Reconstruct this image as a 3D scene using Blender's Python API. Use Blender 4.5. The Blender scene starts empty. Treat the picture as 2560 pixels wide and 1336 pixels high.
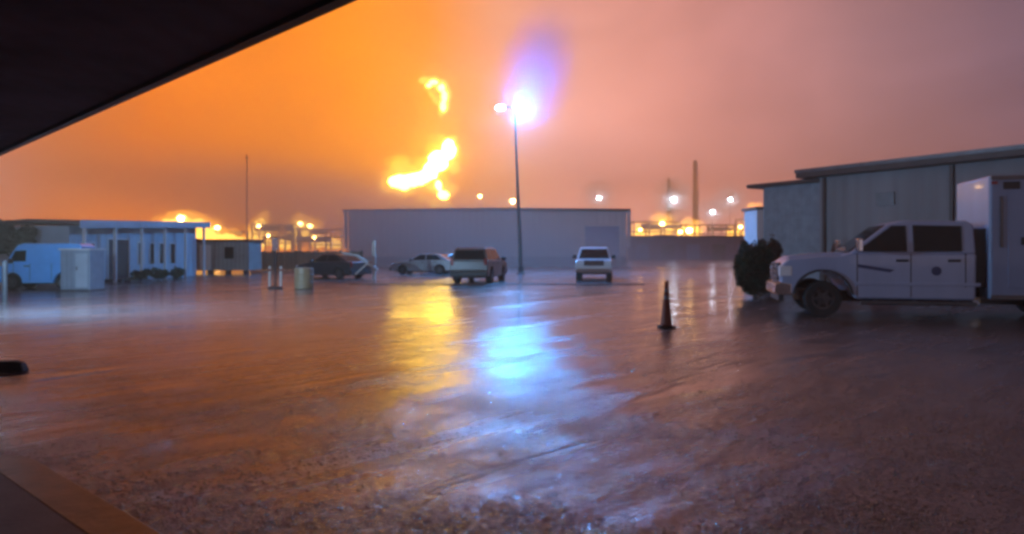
import bpy, bmesh, math, random
from mathutils import Vector, Matrix, noise
random.seed(7)
PI = math.pi
SC = bpy.context.scene
COL = SC.collection

# ------------------------------------------------------------------ camera
F = 1762.0; HX = 1280.0; HY = 630.0; EYE = 1.6
cam_d = bpy.data.cameras.new('camera')
cam_d.sensor_width = 36.0
cam_d.lens = 36.0 * F / 2560.0
cam_d.shift_y = -(668.0 - HY) / 2560.0
cam_d.clip_start = 0.05
cam_d.clip_end = 4000
cam = bpy.data.objects.new('camera', cam_d)
cam.location = (0, 0, EYE)
cam.rotation_euler = (PI / 2, 0, 0)
COL.objects.link(cam)
SC.camera = cam

def at(px, py, Y):
    return Vector(((px - HX) / F * Y, Y, EYE + (HY - py) / F * Y))
def gd(py):
    return EYE * F / (py - HY)
def gp(px, py):
    Y = gd(py)
    return Vector(((px - HX) / F * Y, Y, 0.0))

# ------------------------------------------------------------------ render / view
SC.render.engine = 'CYCLES'
SC.cycles.pixel_filter_type = 'BLACKMAN_HARRIS'
SC.cycles.filter_width = 3.2
SC.cycles.use_denoising = True
SC.cycles.max_bounces = 7
SC.cycles.diffuse_bounces = 3
SC.cycles.glossy_bounces = 4
SC.cycles.volume_bounces = 1
SC.cycles.transparent_max_bounces = 16
SC.cycles.sample_clamp_indirect = 4.0
SC.cycles.volume_step_rate = 1.0
SC.cycles.volume_max_steps = 128
vs = SC.view_settings
vs.view_transform = 'Standard'
vs.look = 'None'
vs.exposure = 0.0
vs.gamma = 1.0

def lin(c):
    out = []
    for v in c:
        v = v / 255.0
        out.append(v / 12.92 if v <= 0.04045 else ((v + 0.055) / 1.055) ** 2.4)
    return out

# ------------------------------------------------------------------ world: night clouds lit from below by the fire
W = bpy.data.worlds.new('World')
SC.world = W
W.use_nodes = True
nt = W.node_tree
nt.nodes.clear()
def N(tree, t, **kw):
    n = tree.nodes.new(t)
    for k, v in kw.items():
        setattr(n, k, v)
    return n
L = nt.links.new
tc = N(nt, 'ShaderNodeTexCoord')
sep = N(nt, 'ShaderNodeSeparateXYZ')
L(tc.outputs['Generated'], sep.inputs[0])
at2 = N(nt, 'ShaderNodeMath', operation='ARCTAN2')
L(sep.outputs['X'], at2.inputs[0]); L(sep.outputs['Y'], at2.inputs[1])
u = N(nt, 'ShaderNodeMath', operation='MULTIPLY_ADD')
L(at2.outputs[0], u.inputs[0]); u.inputs[1].default_value = 1 / (2 * PI); u.inputs[2].default_value = 0.5
cn = N(nt, 'ShaderNodeTexNoise'); cn.inputs['Scale'].default_value = 2.2; cn.inputs['Detail'].default_value = 5
L(tc.outputs['Generated'], cn.inputs['Vector'])
cadd = N(nt, 'ShaderNodeMath', operation='MULTIPLY_ADD')
L(cn.outputs['Fac'], cadd.inputs[0]); cadd.inputs[1].default_value = 0.03
L(u.outputs[0], cadd.inputs[2])
csub = N(nt, 'ShaderNodeMath', operation='SUBTRACT'); L(cadd.outputs[0], csub.inputs[0]); csub.inputs[1].default_value = 0.015
ramp = N(nt, 'ShaderNodeValToRGB')
L(csub.outputs[0], ramp.inputs[0])
stops = [(-180, (104, 92, 98)), (-110, (92, 82, 92)), (-65, (120, 80, 80)), (-40, (180, 108, 92)), (-33, (200, 108, 44)), (-27, (224, 112, 2)),
         (-19, (224, 118, 4)), (-12, (246, 138, 6)), (-7, (242, 142, 40)), (-1.5, (226, 150, 112)),
         (4, (212, 144, 130)), (11, (202, 136, 126)), (19, (176, 120, 118)), (27, (138, 101, 108)), (36, (98, 80, 98)),
         (60, (54, 52, 84)), (110, (84, 76, 92)), (180, (104, 92, 98))]
cr = ramp.color_ramp
for i, (a, c) in enumerate(stops):
    p = min(max(a / 360.0 + 0.5, 0), 1)
    e = cr.elements[0] if i == 0 else (cr.elements[len(cr.elements) - 1] if i == len(stops) - 1 else cr.elements.new(p))
    e.position = p
    e.color = (*lin(c), 1)
er = N(nt, 'ShaderNodeValToRGB')
L(sep.outputs['Z'], er.inputs[0])
ee = er.color_ramp
for i, (p, v) in enumerate([(0.0, 3.0), (0.03, 1.75), (0.10, 1.06), (0.22, 0.92), (0.34, 0.72), (0.55, 0.36), (1.0, 0.2)]):
    e = ee.elements[0] if i == 0 else (ee.elements[len(ee.elements) - 1] if i == 6 else ee.elements.new(p))
    e.position = p; e.color = (v, v, v, 1)
mulc = N(nt, 'ShaderNodeMix', data_type='RGBA', blend_type='MULTIPLY')
mulc.inputs['Factor'].default_value = 1.0
L(ramp.outputs[0], mulc.inputs['A']); L(er.outputs[0], mulc.inputs['B'])
cn2 = N(nt, 'ShaderNodeTexNoise'); cn2.inputs['Scale'].default_value = 3.5; cn2.inputs['Detail'].default_value = 7; cn2.inputs['Distortion'].default_value = 0.6
cmap = N(nt, 'ShaderNodeMapping'); cmap.inputs['Scale'].default_value = (1, 1, 2.2); L(tc.outputs['Generated'], cmap.inputs[0]); L(cmap.outputs[0], cn2.inputs['Vector'])
cm = N(nt, 'ShaderNodeMapRange'); cm.inputs['From Min'].default_value = 0.3; cm.inputs['From Max'].default_value = 0.7; cm.inputs['To Min'].default_value = 0.86; cm.inputs['To Max'].default_value = 1.12
L(cn2.outputs['Fac'], cm.inputs['Value'])
mulc2 = N(nt, 'ShaderNodeVectorMath', operation='SCALE'); L(mulc.outputs['Result'], mulc2.inputs[0]); L(cm.outputs['Result'], mulc2.inputs['Scale'])
bg = N(nt, 'ShaderNodeBackground'); bg.inputs['Strength'].default_value = 2.15
L(mulc2.outputs[0], bg.inputs['Color'])
sky = N(nt, 'ShaderNodeTexSky', sky_type='NISHITA')
sky.sun_disc = False; sky.sun_elevation = math.radians(-6); sky.sun_rotation = math.radians(150)
bg2 = N(nt, 'ShaderNodeBackground'); bg2.inputs['Strength'].default_value = 0.05
L(sky.outputs[0], bg2.inputs['Color'])
ad = N(nt, 'ShaderNodeAddShader'); L(bg.outputs[0], ad.inputs[0]); L(bg2.outputs[0], ad.inputs[1])
wo = N(nt, 'ShaderNodeOutputWorld'); L(ad.outputs[0], wo.inputs['Surface'])

# ------------------------------------------------------------------ helpers
def tag(o, label=None, cat=None, group=None, kind=None):
    if label: o['label'] = label
    if cat: o['category'] = cat
    if group: o['group'] = group
    if kind: o['kind'] = kind
    return o
def empty(name, loc, rz=0, label=None, cat=None, group=None):
    o = bpy.data.objects.new(name, None)
    o.empty_display_size = 0.3
    o.location = loc; o.rotation_euler = (0, 0, rz)
    COL.objects.link(o)
    return tag(o, label, cat, group)
def obj(name, bm, m, parent=None, smooth=False, bevel=0, loc=None, seg=2):
    me = bpy.data.meshes.new(name)
    bmesh.ops.recalc_face_normals(bm, faces=bm.faces)
    bm.to_mesh(me); bm.free()
    if m is not None: me.materials.append(m)
    if smooth:
        for p in me.polygons: p.use_smooth = True
    o = bpy.data.objects.new(name, me)
    COL.objects.link(o)
    if parent is not None: o.parent = parent
    if loc is not None: o.location = loc
    if bevel:
        b = o.modifiers.new('Bevel', 'BEVEL'); b.width = bevel; b.segments = seg; b.limit_method = 'ANGLE'; b.angle_limit = math.radians(35)
    return o
def copy_tree(o, parent=None):
    c = o.copy(); COL.objects.link(c); c.parent = parent
    for ch in list(o.children):
        copy_tree(ch, c)
    return c
def BM(): return bmesh.new()
def box(bm, x0, x1, y0, y1, z0, z1, mat=None):
    vs_ = [bm.verts.new(Vector(p)) for p in ((x0,y0,z0),(x1,y0,z0),(x1,y1,z0),(x0,y1,z0),(x0,y0,z1),(x1,y0,z1),(x1,y1,z1),(x0,y1,z1))]
    for f in ((0,3,2,1),(4,5,6,7),(0,1,5,4),(1,2,6,5),(2,3,7,6),(3,0,4,7)):
        bm.faces.new([vs_[i] for i in f])
    if mat is not None:
        for v in vs_: v.co = mat @ v.co
    return bm
def prism(bm, pts, axis_pts0, axis_pts1):
    a = [bm.verts.new(p) for p in axis_pts0]; b = [bm.verts.new(p) for p in axis_pts1]
    n = len(a)
    bm.faces.new(a); bm.faces.new(list(reversed(b)))
    for i in range(n):
        j = (i + 1) % n
        bm.faces.new((a[i], b[i], b[j], a[j]))
    return bm
def side_prism(bm, prof, y0, y1, y0t=None, y1t=None, zr=None):
    """profile (x,z) extruded across y; optional linear taper from zr[0] to zr[1]"""
    def yy(y, yt, z):
        if yt is None: return y
        t = (z - zr[0]) / (zr[1] - zr[0])
        return y + (yt - y) * t
    return prism(bm, prof, [Vector((x, yy(y0, y0t, z), z)) for x, z in prof], [Vector((x, yy(y1, y1t, z), z)) for x, z in prof])
def extr(bm, pts, vec):
    """planar polygon pushed along vec"""
    return prism(bm, pts, [Vector(p) for p in pts], [Vector(p) + Vector(vec) for p in pts])
def tube(bm, p0, p1, r0, r1=None, n=10):
    p0 = Vector(p0); p1 = Vector(p1); r1 = r0 if r1 is None else r1
    d = (p1 - p0).normalized()
    a = d.orthogonal().normalized(); b = d.cross(a)
    c0 = [p0 + (a * math.cos(t) + b * math.sin(t)) * r0 for t in [2 * PI * i / n for i in range(n)]]
    c1 = [p1 + (a * math.cos(t) + b * math.sin(t)) * r1 for t in [2 * PI * i / n for i in range(n)]]
    return prism(bm, c0, c0, c1)
def lathe(bm, prof, n=24, mat=None, cap=True):
    """profile (r,z) around z"""
    rings = []
    for r, z in prof:
        ring = []
        for i in range(n):
            t = 2 * PI * i / n
            p = Vector((r * math.cos(t), r * math.sin(t), z))
            if mat is not None: p = mat @ p
            ring.append(bm.verts.new(p))
        rings.append(ring)
    for a, b in zip(rings[:-1], rings[1:]):
        for i in range(n):
            j = (i + 1) % n
            bm.faces.new((a[i], a[j], b[j], b[i]))
    if cap:
        bm.faces.new(list(reversed(rings[0]))); bm.faces.new(rings[-1])
    return bm

# ------------------------------------------------------------------ materials
def mat(name, col, rough=0.6, metal=0.0, var=0.15, vscale=3.0, bump=0.0, bscale=20.0, spec=0.5, coat=0.0, wave=None, wetstreak=False):
    m = bpy.data.materials.new(name); m.use_nodes = True
    t = m.node_tree; b = t.nodes['Principled BSDF']
    l = t.links.new
    b.inputs['Roughness'].default_value = rough
    b.inputs['Metallic'].default_value = metal
    b.inputs['Specular IOR Level'].default_value = spec
    b.inputs['Coat Weight'].default_value = coat
    tcn = N(t, 'ShaderNodeTexCoord')
    n = N(t, 'ShaderNodeTexNoise'); n.inputs['Scale'].default_value = vscale; n.inputs['Detail'].default_value = 6; n.inputs['Roughness'].default_value = 0.65
    mp = N(t, 'ShaderNodeMapping')
    if wetstreak: mp.inputs['Scale'].default_value = (1, 1, 0.12)
    l(tcn.outputs['Object'], mp.inputs[0]); l(mp.outputs[0], n.inputs['Vector'])
    r = N(t, 'ShaderNodeValToRGB')
    c0 = [max(0, c * (1 - var)) for c in col]; c1 = [min(1, c * (1 + var)) for c in col]
    r.color_ramp.elements[0].position = 0.3; r.color_ramp.elements[0].color = (*c0, 1)
    r.color_ramp.elements[1].position = 0.7; r.color_ramp.elements[1].color = (*c1, 1)
    l(n.outputs['Fac'], r.inputs[0]); l(r.outputs[0], b.inputs['Base Color'])
    hgt = None
    if wave:
        axis, per, dep = wave
        w = N(t, 'ShaderNodeTexWave', wave_type='BANDS', bands_direction=axis, wave_profile='SIN')
        w.inputs['Scale'].default_value = (2 * PI / per) / 20.0
        l(tcn.outputs['Object'], w.inputs['Vector'])
        bp = N(t, 'ShaderNodeBump'); bp.inputs['Strength'].default_value = 1; bp.inputs['Distance'].default_value = dep
        l(w.outputs['Fac'], bp.inputs['Height']); l(bp.outputs[0], b.inputs['Normal'])
    elif bump:
        n2 = N(t, 'ShaderNodeTexNoise'); n2.inputs['Scale'].default_value = bscale; n2.inputs['Detail'].default_value = 4
        l(tcn.outputs['Object'], n2.inputs['Vector'])
        bp = N(t, 'ShaderNodeBump'); bp.inputs['Distance'].default_value = bump; bp.inputs['Strength'].default_value = 1
        l(n2.outputs['Fac'], bp.inputs['Height']); l(bp.outputs[0], b.inputs['Normal'])
    return m
def emit(name, col, s):
    m = bpy.data.materials.new(name); m.use_nodes = True
    t = m.node_tree; t.nodes.clear()
    e = N(t, 'ShaderNodeEmission'); e.inputs[0].default_value = (*col, 1); e.inputs[1].default_value = s
    o = N(t, 'ShaderNodeOutputMaterial'); t.links.new(e.outputs[0], o.inputs['Surface'])
    return m

M = {}
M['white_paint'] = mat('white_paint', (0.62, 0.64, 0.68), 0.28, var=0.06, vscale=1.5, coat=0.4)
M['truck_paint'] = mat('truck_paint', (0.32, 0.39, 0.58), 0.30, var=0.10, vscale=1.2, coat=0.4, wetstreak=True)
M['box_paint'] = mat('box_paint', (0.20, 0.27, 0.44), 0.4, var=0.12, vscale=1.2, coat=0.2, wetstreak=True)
M['blue_paint'] = mat('blue_paint', (0.14, 0.46, 0.95), 0.35, var=0.08, coat=0.3)
M['dark_paint'] = mat('dark_paint', (0.035, 0.035, 0.04), 0.35, var=0.1, coat=0.3)
M['brown_paint'] = mat('brown_paint', (0.10, 0.085, 0.075), 0.35, var=0.1, coat=0.3)
M['silver_paint'] = mat('silver_paint', (0.34, 0.33, 0.33), 0.3, metal=0.5, var=0.1, coat=0.4)
M['glass'] = mat('glass', (0.012, 0.014, 0.018), 0.08, var=0.1, spec=0.3)
M['chrome'] = mat('chrome', (0.7, 0.7, 0.72), 0.18, metal=1.0, var=0.05)
M['rubber'] = mat('rubber', (0.022, 0.022, 0.024), 0.75, var=0.3, bump=0.004, bscale=40)
M['black_plastic'] = mat('black_plastic', (0.03, 0.03, 0.033), 0.55, var=0.2)
M['rim_metal'] = mat('rim_metal', (0.10, 0.10, 0.11), 0.35, metal=0.8, var=0.15)
M['lens'] = mat('lens', (0.75, 0.76, 0.8), 0.12, var=0.1)
M['red_lens'] = mat('red_lens', (0.25, 0.01, 0.01), 0.15, var=0.1)
M['metal_wall'] = mat('metal_wall', (0.72, 0.62, 0.58), 0.55, var=0.16, vscale=0.35, wave=('X', 0.9, 0.035), wetstreak=True)
M['grey_wall'] = mat('grey_wall', (0.22, 0.215, 0.23), 0.6, var=0.2, vscale=0.6, wave=('X', 0.5, 0.02), wetstreak=True)
M['blue_wall'] = mat('blue_wall', (0.38, 0.42, 0.48), 0.6, var=0.15, vscale=0.6, wave=('Y', 0.6, 0.02))
M['trim_pale'] = mat('trim_pale', (0.62, 0.58, 0.56), 0.5, var=0.1)
M['trim_dark'] = mat('trim_dark', (0.07, 0.045, 0.04), 0.5, var=0.2)
M['roof'] = mat('roof', (0.11, 0.09, 0.09), 0.5, var=0.25, vscale=1.0)
M['soffit'] = mat('soffit', (0.22, 0.13, 0.14), 0.8, var=0.3, vscale=0.8, wave=('X', 0.3, 0.01))
M['concrete'] = mat('concrete', (0.07, 0.062, 0.066), 0.6, var=0.3, vscale=2.5, bump=0.004, bscale=30)
M['curb_yellow'] = mat('curb_yellow', (0.11, 0.070, 0.032), 0.45, var=0.55, vscale=4, bump=0.006, bscale=16)
M['steel'] = mat('steel', (0.14, 0.14, 0.15), 0.45, metal=0.6, var=0.2)
M['pale_post'] = mat('pale_post', (0.62, 0.58, 0.52), 0.5, var=0.12)
M['sign_red'] = mat('sign_red', (0.20, 0.035, 0.015), 0.5, var=0.2)
M['drum_yellow'] = mat('drum_yellow', (0.30, 0.21, 0.12), 0.45, var=0.15, vscale=5)
M['cone'] = mat('cone', (0.16, 0.035, 0.02), 0.5, var=0.2, vscale=6)
M['cone_band'] = mat('cone_band', (0.16, 0.13, 0.15), 0.4, var=0.1)
M['bark'] = mat('bark', (0.06, 0.045, 0.035), 0.9, var=0.3, bump=0.01, bscale=15)
M['fence_brown'] = mat('fence_brown', (0.17, 0.09, 0.05), 0.7, var=0.3, vscale=2, wetstreak=True)
M['purple_wall'] = mat('purple_wall', (0.20, 0.16, 0.24), 0.6, var=0.25, vscale=0.15)
M['door_dark'] = mat('door_dark', (0.05, 0.04, 0.042), 0.5, var=0.2)
M['door_blue'] = mat('door_blue', (0.20, 0.27, 0.45), 0.45, var=0.15, wave=('Z', 0.35, 0.02))
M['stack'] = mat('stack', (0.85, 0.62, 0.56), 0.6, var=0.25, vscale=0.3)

def leaf_mat(name, c):
    m = mat(name, c, 0.6, var=0.45, vscale=1.6)
    return m
M['leaf_brown'] = leaf_mat('leaf_brown', (0.075, 0.055, 0.045))
M['leaf_green'] = leaf_mat('leaf_green', (0.03, 0.055, 0.035))

# ground: wet dirt and gravel, with tyre ruts and standing water
def ground_mat():
    m = bpy.data.materials.new('wet_gravel'); m.use_nodes = True
    t = m.node_tree; b = t.nodes['Principled BSDF']; l = t.links.new
    tcn = N(t, 'ShaderNodeTexCoord')
    def noise_(scale, detail=5, rough=0.6, vec=None, dist=0.0):
        n = N(t, 'ShaderNodeTexNoise'); n.inputs['Scale'].default_value = scale
        n.inputs['Detail'].default_value = detail; n.inputs['Roughness'].default_value = rough
        n.inputs['Distortion'].default_value = dist
        l(vec if vec is not None else tcn.outputs['Object'], n.inputs['Vector'])
        return n.outputs['Fac']
    def mapr(v, a, b_, c=0.0, d=1.0):
        n = N(t, 'ShaderNodeMapRange', interpolation_type='SMOOTHSTEP')
        n.inputs['From Min'].default_value = a; n.inputs['From Max'].default_value = b_
        n.inputs['To Min'].default_value = c; n.inputs['To Max'].default_value = d
        l(v, n.inputs['Value']); return n.outputs['Result']
    def math_(op, a, b_):
        n = N(t, 'ShaderNodeMath', operation=op)
        for i, v in enumerate((a, b_)):
            if isinstance(v, (int, float)): n.inputs[i].default_value = v
            else: l(v, n.inputs[i])
        return n.outputs[0]
    # rut coordinates: long axis towards (0.7, 0.7)
    rot = N(t, 'ShaderNodeMapping'); rot.inputs['Rotation'].default_value = (0, 0, math.radians(-46))
    l(tcn.outputs['Object'], rot.inputs[0])
    st = N(t, 'ShaderNodeMapping'); st.inputs['Scale'].default_value = (0.30, 1.5, 1)
    l(rot.outputs[0], st.inputs[0])
    ruts = noise_(1.0, 4, 0.6, st.outputs[0], 0.6)
    st2 = N(t, 'ShaderNodeMapping'); st2.inputs['Scale'].default_value = (1.5, 3.6, 1)
    l(rot.outputs[0], st2.inputs[0])
    ridg = noise_(1.0, 4, 0.65, st2.outputs[0], 0.4)
    stones = noise_(17, 6, 0.72, None, 0.5)
    pebb = N(t, 'ShaderNodeTexVoronoi'); pebb.inputs['Scale'].default_value = 13; l(tcn.outputs['Object'], pebb.inputs['Vector'])
    big = noise_(0.22, 3, 0.5)
    # distance along y: past the kerb line the yard is a smooth paved apron
    sp = N(t, 'ShaderNodeSeparateXYZ'); l(tcn.outputs['Object'], sp.inputs[0])
    apron = mapr(sp.outputs['Y'], 12, 18)
    water = mapr(noise_(0.5, 4, 0.6, st.outputs[0], 0.8), 0.55, 0.66)
    # heights
    wv = N(t, 'ShaderNodeTexWave', wave_type='BANDS', bands_direction='Y', wave_profile='SIN'); l(rot.outputs[0], wv.inputs['Vector'])
    wv.inputs['Scale'].default_value = 0.62; wv.inputs['Distortion'].default_value = 5.0; wv.inputs['Detail'].default_value = 3; wv.inputs['Detail Scale'].default_value = 0.7
    tracked = mapr(noise_(0.3, 3, 0.5), 0.42, 0.58, 0.35, 1.0)
    mid = mapr(sp.outputs['Y'], 6.0, 12.0, 1.0, 0.5)
    h = math_('ADD', math_('MULTIPLY', ruts, 0.04), math_('MULTIPLY', ridg, 0.018))
    h = math_('ADD', h, math_('MULTIPLY', math_('MULTIPLY', wv.outputs['Fac'], 0.016), tracked))
    h = math_('MULTIPLY', h, mid)
    damp = math_('SUBTRACT', 1.0, math_('MULTIPLY', apron, 0.97))
    h = math_('MULTIPLY', h, damp)
    near = mapr(sp.outputs['Y'], 5.0, 10.0, 1.0, 0.3)
    g = math_('ADD', math_('MULTIPLY', stones, 0.022), math_('MULTIPLY', pebb.outputs['Distance'], -0.012))
    g = math_('MULTIPLY', math_('MULTIPLY', g, near), damp)
    g = math_('MULTIPLY', g, mapr(noise_(0.9, 4, 0.6), 0.38, 0.62, 0.35, 1.15))
    h = math_('ADD', h, g)
    dry = math_('SUBTRACT', 1.0, math_('MULTIPLY', water, 0.75))
    h = math_('MULTIPLY', h, dry)
    bp = N(t, 'ShaderNodeBump'); bp.inputs['Strength'].default_value = 1.0; bp.inputs['Distance'].default_value = 1.0
    l(h, bp.inputs['Height']); l(bp.outputs[0], b.inputs['Normal'])
    cr_ = N(t, 'ShaderNodeValToRGB')
    cr_.color_ramp.elements[0].position = 0.3; cr_.color_ramp.elements[0].color = (0.075, 0.068, 0.072, 1)
    cr_.color_ramp.elements[1].position = 0.7; cr_.color_ramp.elements[1].color = (0.18, 0.16, 0.165, 1)
    l(math_('ADD', math_('MULTIPLY', big, 0.5), math_('MULTIPLY', stones, 0.5)), cr_.inputs[0])
    l(cr_.outputs[0], b.inputs['Base Color'])
    ro = math_('ADD', mapr(sp.outputs['Y'], 9, 16, 0.20, 0.17), mapr(noise_(0.8, 6, 0.7, st.outputs[0]), 0.4, 0.65, 0.0, 0.12))
    ro = math_('SUBTRACT', ro, math_('MULTIPLY', water, 0.08))
    l(ro, b.inputs['Roughness'])
    l(mapr(sp.outputs['Y'], 6, 14, 0.95, 0.4), b.inputs['Specular IOR Level'])
    return m
M['ground'] = ground_mat()

# ------------------------------------------------------------------ the setting
bm = BM()
xs = [-900, -60, -25, -12, 0, 12, 25, 60, 900]; ys = [-60, 0, 10, 20, 40, 80, 160, 400, 900]
gv = [[bm.verts.new((x, y, 0)) for x in xs] for y in ys]
for j in range(len(ys) - 1):
    for i in range(len(xs) - 1):
        bm.faces.new((gv[j][i], gv[j][i + 1], gv[j + 1][i + 1], gv[j + 1][i]))
tag(obj('ground', bm, M['ground']), kind='structure')

# loose wet stones on the near part of the yard
import numpy as np
rs = np.random.RandomState(4)
ico = BM(); bmesh.ops.create_icosphere(ico, subdivisions=1, radius=1.0)
iv = np.array([v.co[:] for v in ico.verts]); ifc = np.array([[v.index for v in f.verts] for f in ico.faces]); ico.free()
pts_l = []
kd = (Vector((-3.72, 5.32, 0)) - Vector((-1.90, 3.78, 0))).normalized()
while len(pts_l) < 60000:
    y = 3.3 + 9.0 * rs.rand() ** 1.9
    x = rs.uniform(-0.76, 0.76) * y
    if (x + 1.90) * kd.y - (y - 3.78) * kd.x < 0.03 and y < 5.45: continue
    dn = noise.noise(Vector((x * 0.7, y * 0.7, 3.1))) + 0.5 * noise.noise(Vector((x * 2.1, y * 2.1, 7.7)))
    if rs.rand() > (0.5 + 0.9 * dn) * min(1.0, (12.3 - y) / 5.0): continue
    pts_l.append((x, y))
pc = np.array(pts_l); n_ = len(pc)
sz = 0.004 + 0.012 * rs.rand(n_) ** 4 + 0.0002 * pc[:, 1]
ang = rs.rand(n_) * 2 * PI
sc3 = np.stack([sz * rs.uniform(0.8, 1.5, n_), sz * rs.uniform(0.7, 1.1, n_), sz * rs.uniform(0.10, 0.22, n_)], 1)
V = iv[None] * sc3[:, None] * rs.uniform(0.82, 1.15, (n_, len(iv), 1))
ca, sa = np.cos(ang)[:, None], np.sin(ang)[:, None]
tl = rs.uniform(-0.10, 0.10, (n_, 1))
X = V[..., 0] * ca - V[..., 1] * sa; Y_ = V[..., 0] * sa + V[..., 1] * ca; Z = V[..., 2] + tl * V[..., 0]
V = np.stack([X + pc[:, 0:1], Y_ + pc[:, 1:2], Z + sc3[:, 2:3] * 0.35], -1).reshape(-1, 3)
Fc = (ifc[None] + (np.arange(n_) * len(iv))[:, None, None]).reshape(-1, 3)
me = bpy.data.meshes.new('gravel')
me.vertices.add(len(V)); me.vertices.foreach_set('co', V.astype(np.float32).ravel())
me.loops.add(Fc.size); me.loops.foreach_set('vertex_index', Fc.astype(np.int32).ravel())
me.polygons.add(len(Fc)); me.polygons.foreach_set('loop_start', np.arange(0, Fc.size, 3, dtype=np.int32)); me.polygons.foreach_set('loop_total', np.full(len(Fc), 3, dtype=np.int32))
me.update(calc_edges=True); me.validate()
me.polygons.foreach_set('use_smooth', np.ones(len(Fc), dtype=bool))
me.materials.append(mat('wet_stone', (0.17, 0.155, 0.15), 0.22, var=0.5, vscale=9, spec=0.9))
gvo = bpy.data.objects.new('gravel', me); COL.objects.link(gvo); tag(gvo, kind='stuff')

# dark low kerb that crosses the yard in front of the parked cars
bm = BM()
Yk = gd(712)
x0, x1 = at(870, 700, Yk).x, at(1612, 700, Yk).x
box(bm, x0, x1, Yk - 0.08, Yk + 0.08, -0.02, 0.05)
tag(obj('kerb', bm, mat('kerb_stone', (0.10, 0.085, 0.09), 0.5, var=0.3, vscale=1.5), bevel=0.03), kind='structure')

# ------------------------------------------------------------------ building the photographer stands at: walkway, yellow kerb, roof overhang
ed = Vector((-0.72, 0.694, 0)).normalized(); en = Vector((0.694, 0.72, 0)).normalized()   # along the eave / out to the yard
def en_pt(s, n, z=0.0): return ed * s + en * n + Vector((0, 0, z))
def local_frame():
    mt = Matrix.Identity(4)
    mt.col[0][:3] = ed; mt.col[1][:3] = en; mt.col[2][:3] = (0, 0, 1)
    return mt
LF = local_frame()
# walkway slab with its painted edge; corner at about (-3.5, 5.3)
C = Vector((-3.72, 5.32, 0)); P0 = Vector((-1.90, 3.78, 0)); cd = (C - P0).normalized(); cn_ = Vector((cd.y, -cd.x, 0))
if cn_.dot(Vector((1, 1, 0))) < 0: cn_ = -cn_
back = P0 - cd * 9
outer = [back] + [P0 + cd * (((C - P0).length - 0.55) )] + [C - cd * 0.55 + cd * 0.55 * math.sin(a) - cn_ * 0.55 * (1 - math.cos(a)) for a in [PI / 2 * k / 6 for k in range(1, 7)]]
endp = outer[-1] - cn_ * 8
def strip_pts(off):
    pts = [back - cn_ * off, P0 + cd * ((C - P0).length - 0.55) - cn_ * off]
    r = 0.55 - off
    cc = C - cd * 0.55 - cn_ * 0.55
    for k in range(1, 7):
        a = PI / 2 * k / 6
        pts.append(cc + cd * r * math.sin(a) + cn_ * r * math.cos(a))
    pts.append(cc + cd * r - cn_ * 8)
    return pts
o1, o2 = strip_pts(0.0), strip_pts(0.30)
bm = BM()
poly = o2 + [back - cn_ * 8.55]
prism(bm, poly, [p + Vector((0, 0, -0.02)) for p in poly], [p + Vector((0, 0, 0.15)) for p in poly])
tag(obj('walkway', bm, M['concrete']), kind='structure')
bm = BM()
n = len(o1)
lo = [bm.verts.new(p + Vector((0, 0, -0.02))) for p in o1]
md = [bm.verts.new(p * 1.0 + Vector((0, 0, 0.11))) for p in strip_pts(0.01)]
to = [bm.verts.new(p + Vector((0, 0, 0.153))) for p in strip_pts(0.06)]
ti = [bm.verts.new(p + Vector((0, 0, 0.153))) for p in o2]
bi = [bm.verts.new(p + Vector((0, 0, -0.02))) for p in o2]
for i in range(n - 1):
    for a, b_ in ((lo, md), (md, to), (to, ti), (ti, bi), (bi, lo)):
        bm.faces.new((a[i], a[i + 1], b_[i + 1], b_[i]))
tag(obj('walkway_kerb', bm, M['curb_yellow'], smooth=False), kind='structure')

offb = tag(empty('office_building', en_pt(0, -2.2), 0), 'dark building whose deep roof overhang crosses the upper left corner', 'building')
bl = Vector(offb.location)
def shifted(mtx): return Matrix.Translation(-bl) @ mtx
NE = 2.51; ZE = 3.2
bm = BM(); box(bm, -12, 40, -6.0, NE - 0.05, ZE + 0.02, ZE + 0.22, shifted(LF))
obj('roof', bm, M['roof'], offb)
bm = BM(); box(bm, -12, 40, -2.0, NE - 0.14, ZE - 0.012, ZE + 0.015, shifted(LF))
obj('soffit', bm, M['soffit'], offb)
bm = BM(); box(bm, -12, 40, NE - 0.135, NE - 0.045, ZE - 0.05, ZE + 0.24, shifted(LF))
obj('fascia', bm, M['trim_dark'], offb)
bm = BM(); box(bm, -12, 40, NE - 0.04, NE + 0.0, ZE + 0.0, ZE + 0.25, shifted(LF))
obj('drip_edge', bm, M['trim_pale'], offb)
bm = BM(); box(bm, -12, 30, -2.4, -2.1, 0, ZE + 0.0, shifted(LF))
obj('wall', bm, M['grey_wall'], offb)

# floodlight on the far, unseen end of that overhang
LEDW = (0.55, 0.75, 1.0)
M['led'] = emit('led_flood', (0.36, 0.64, 1.0), 10000)
fp = en_pt(21.5, NE + 0.1, ZE + 0.1)
fl = empty('floodlight', fp, math.atan2(en.y, en.x), 'small cold white floodlight on the roof edge beyond the left side of the view', 'floodlight')
bm = BM(); box(bm, 0, 0.1, -0.17, 0.17, -0.14, 0.14); obj('housing', bm, M['black_plastic'], fl, bevel=0.01)
bm = BM(); box(bm, 0.102, 0.108, -0.14, 0.14, -0.11, 0.11); obj('lamp_lens', bm, M['led'], fl)
bm = BM(); box(bm, -0.1, 0.0, -0.03, 0.03, -0.03, 0.03); obj('bracket', bm, M['steel'], fl)

# ------------------------------------------------------------------ buildings
def corr(name): return M[name]
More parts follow.
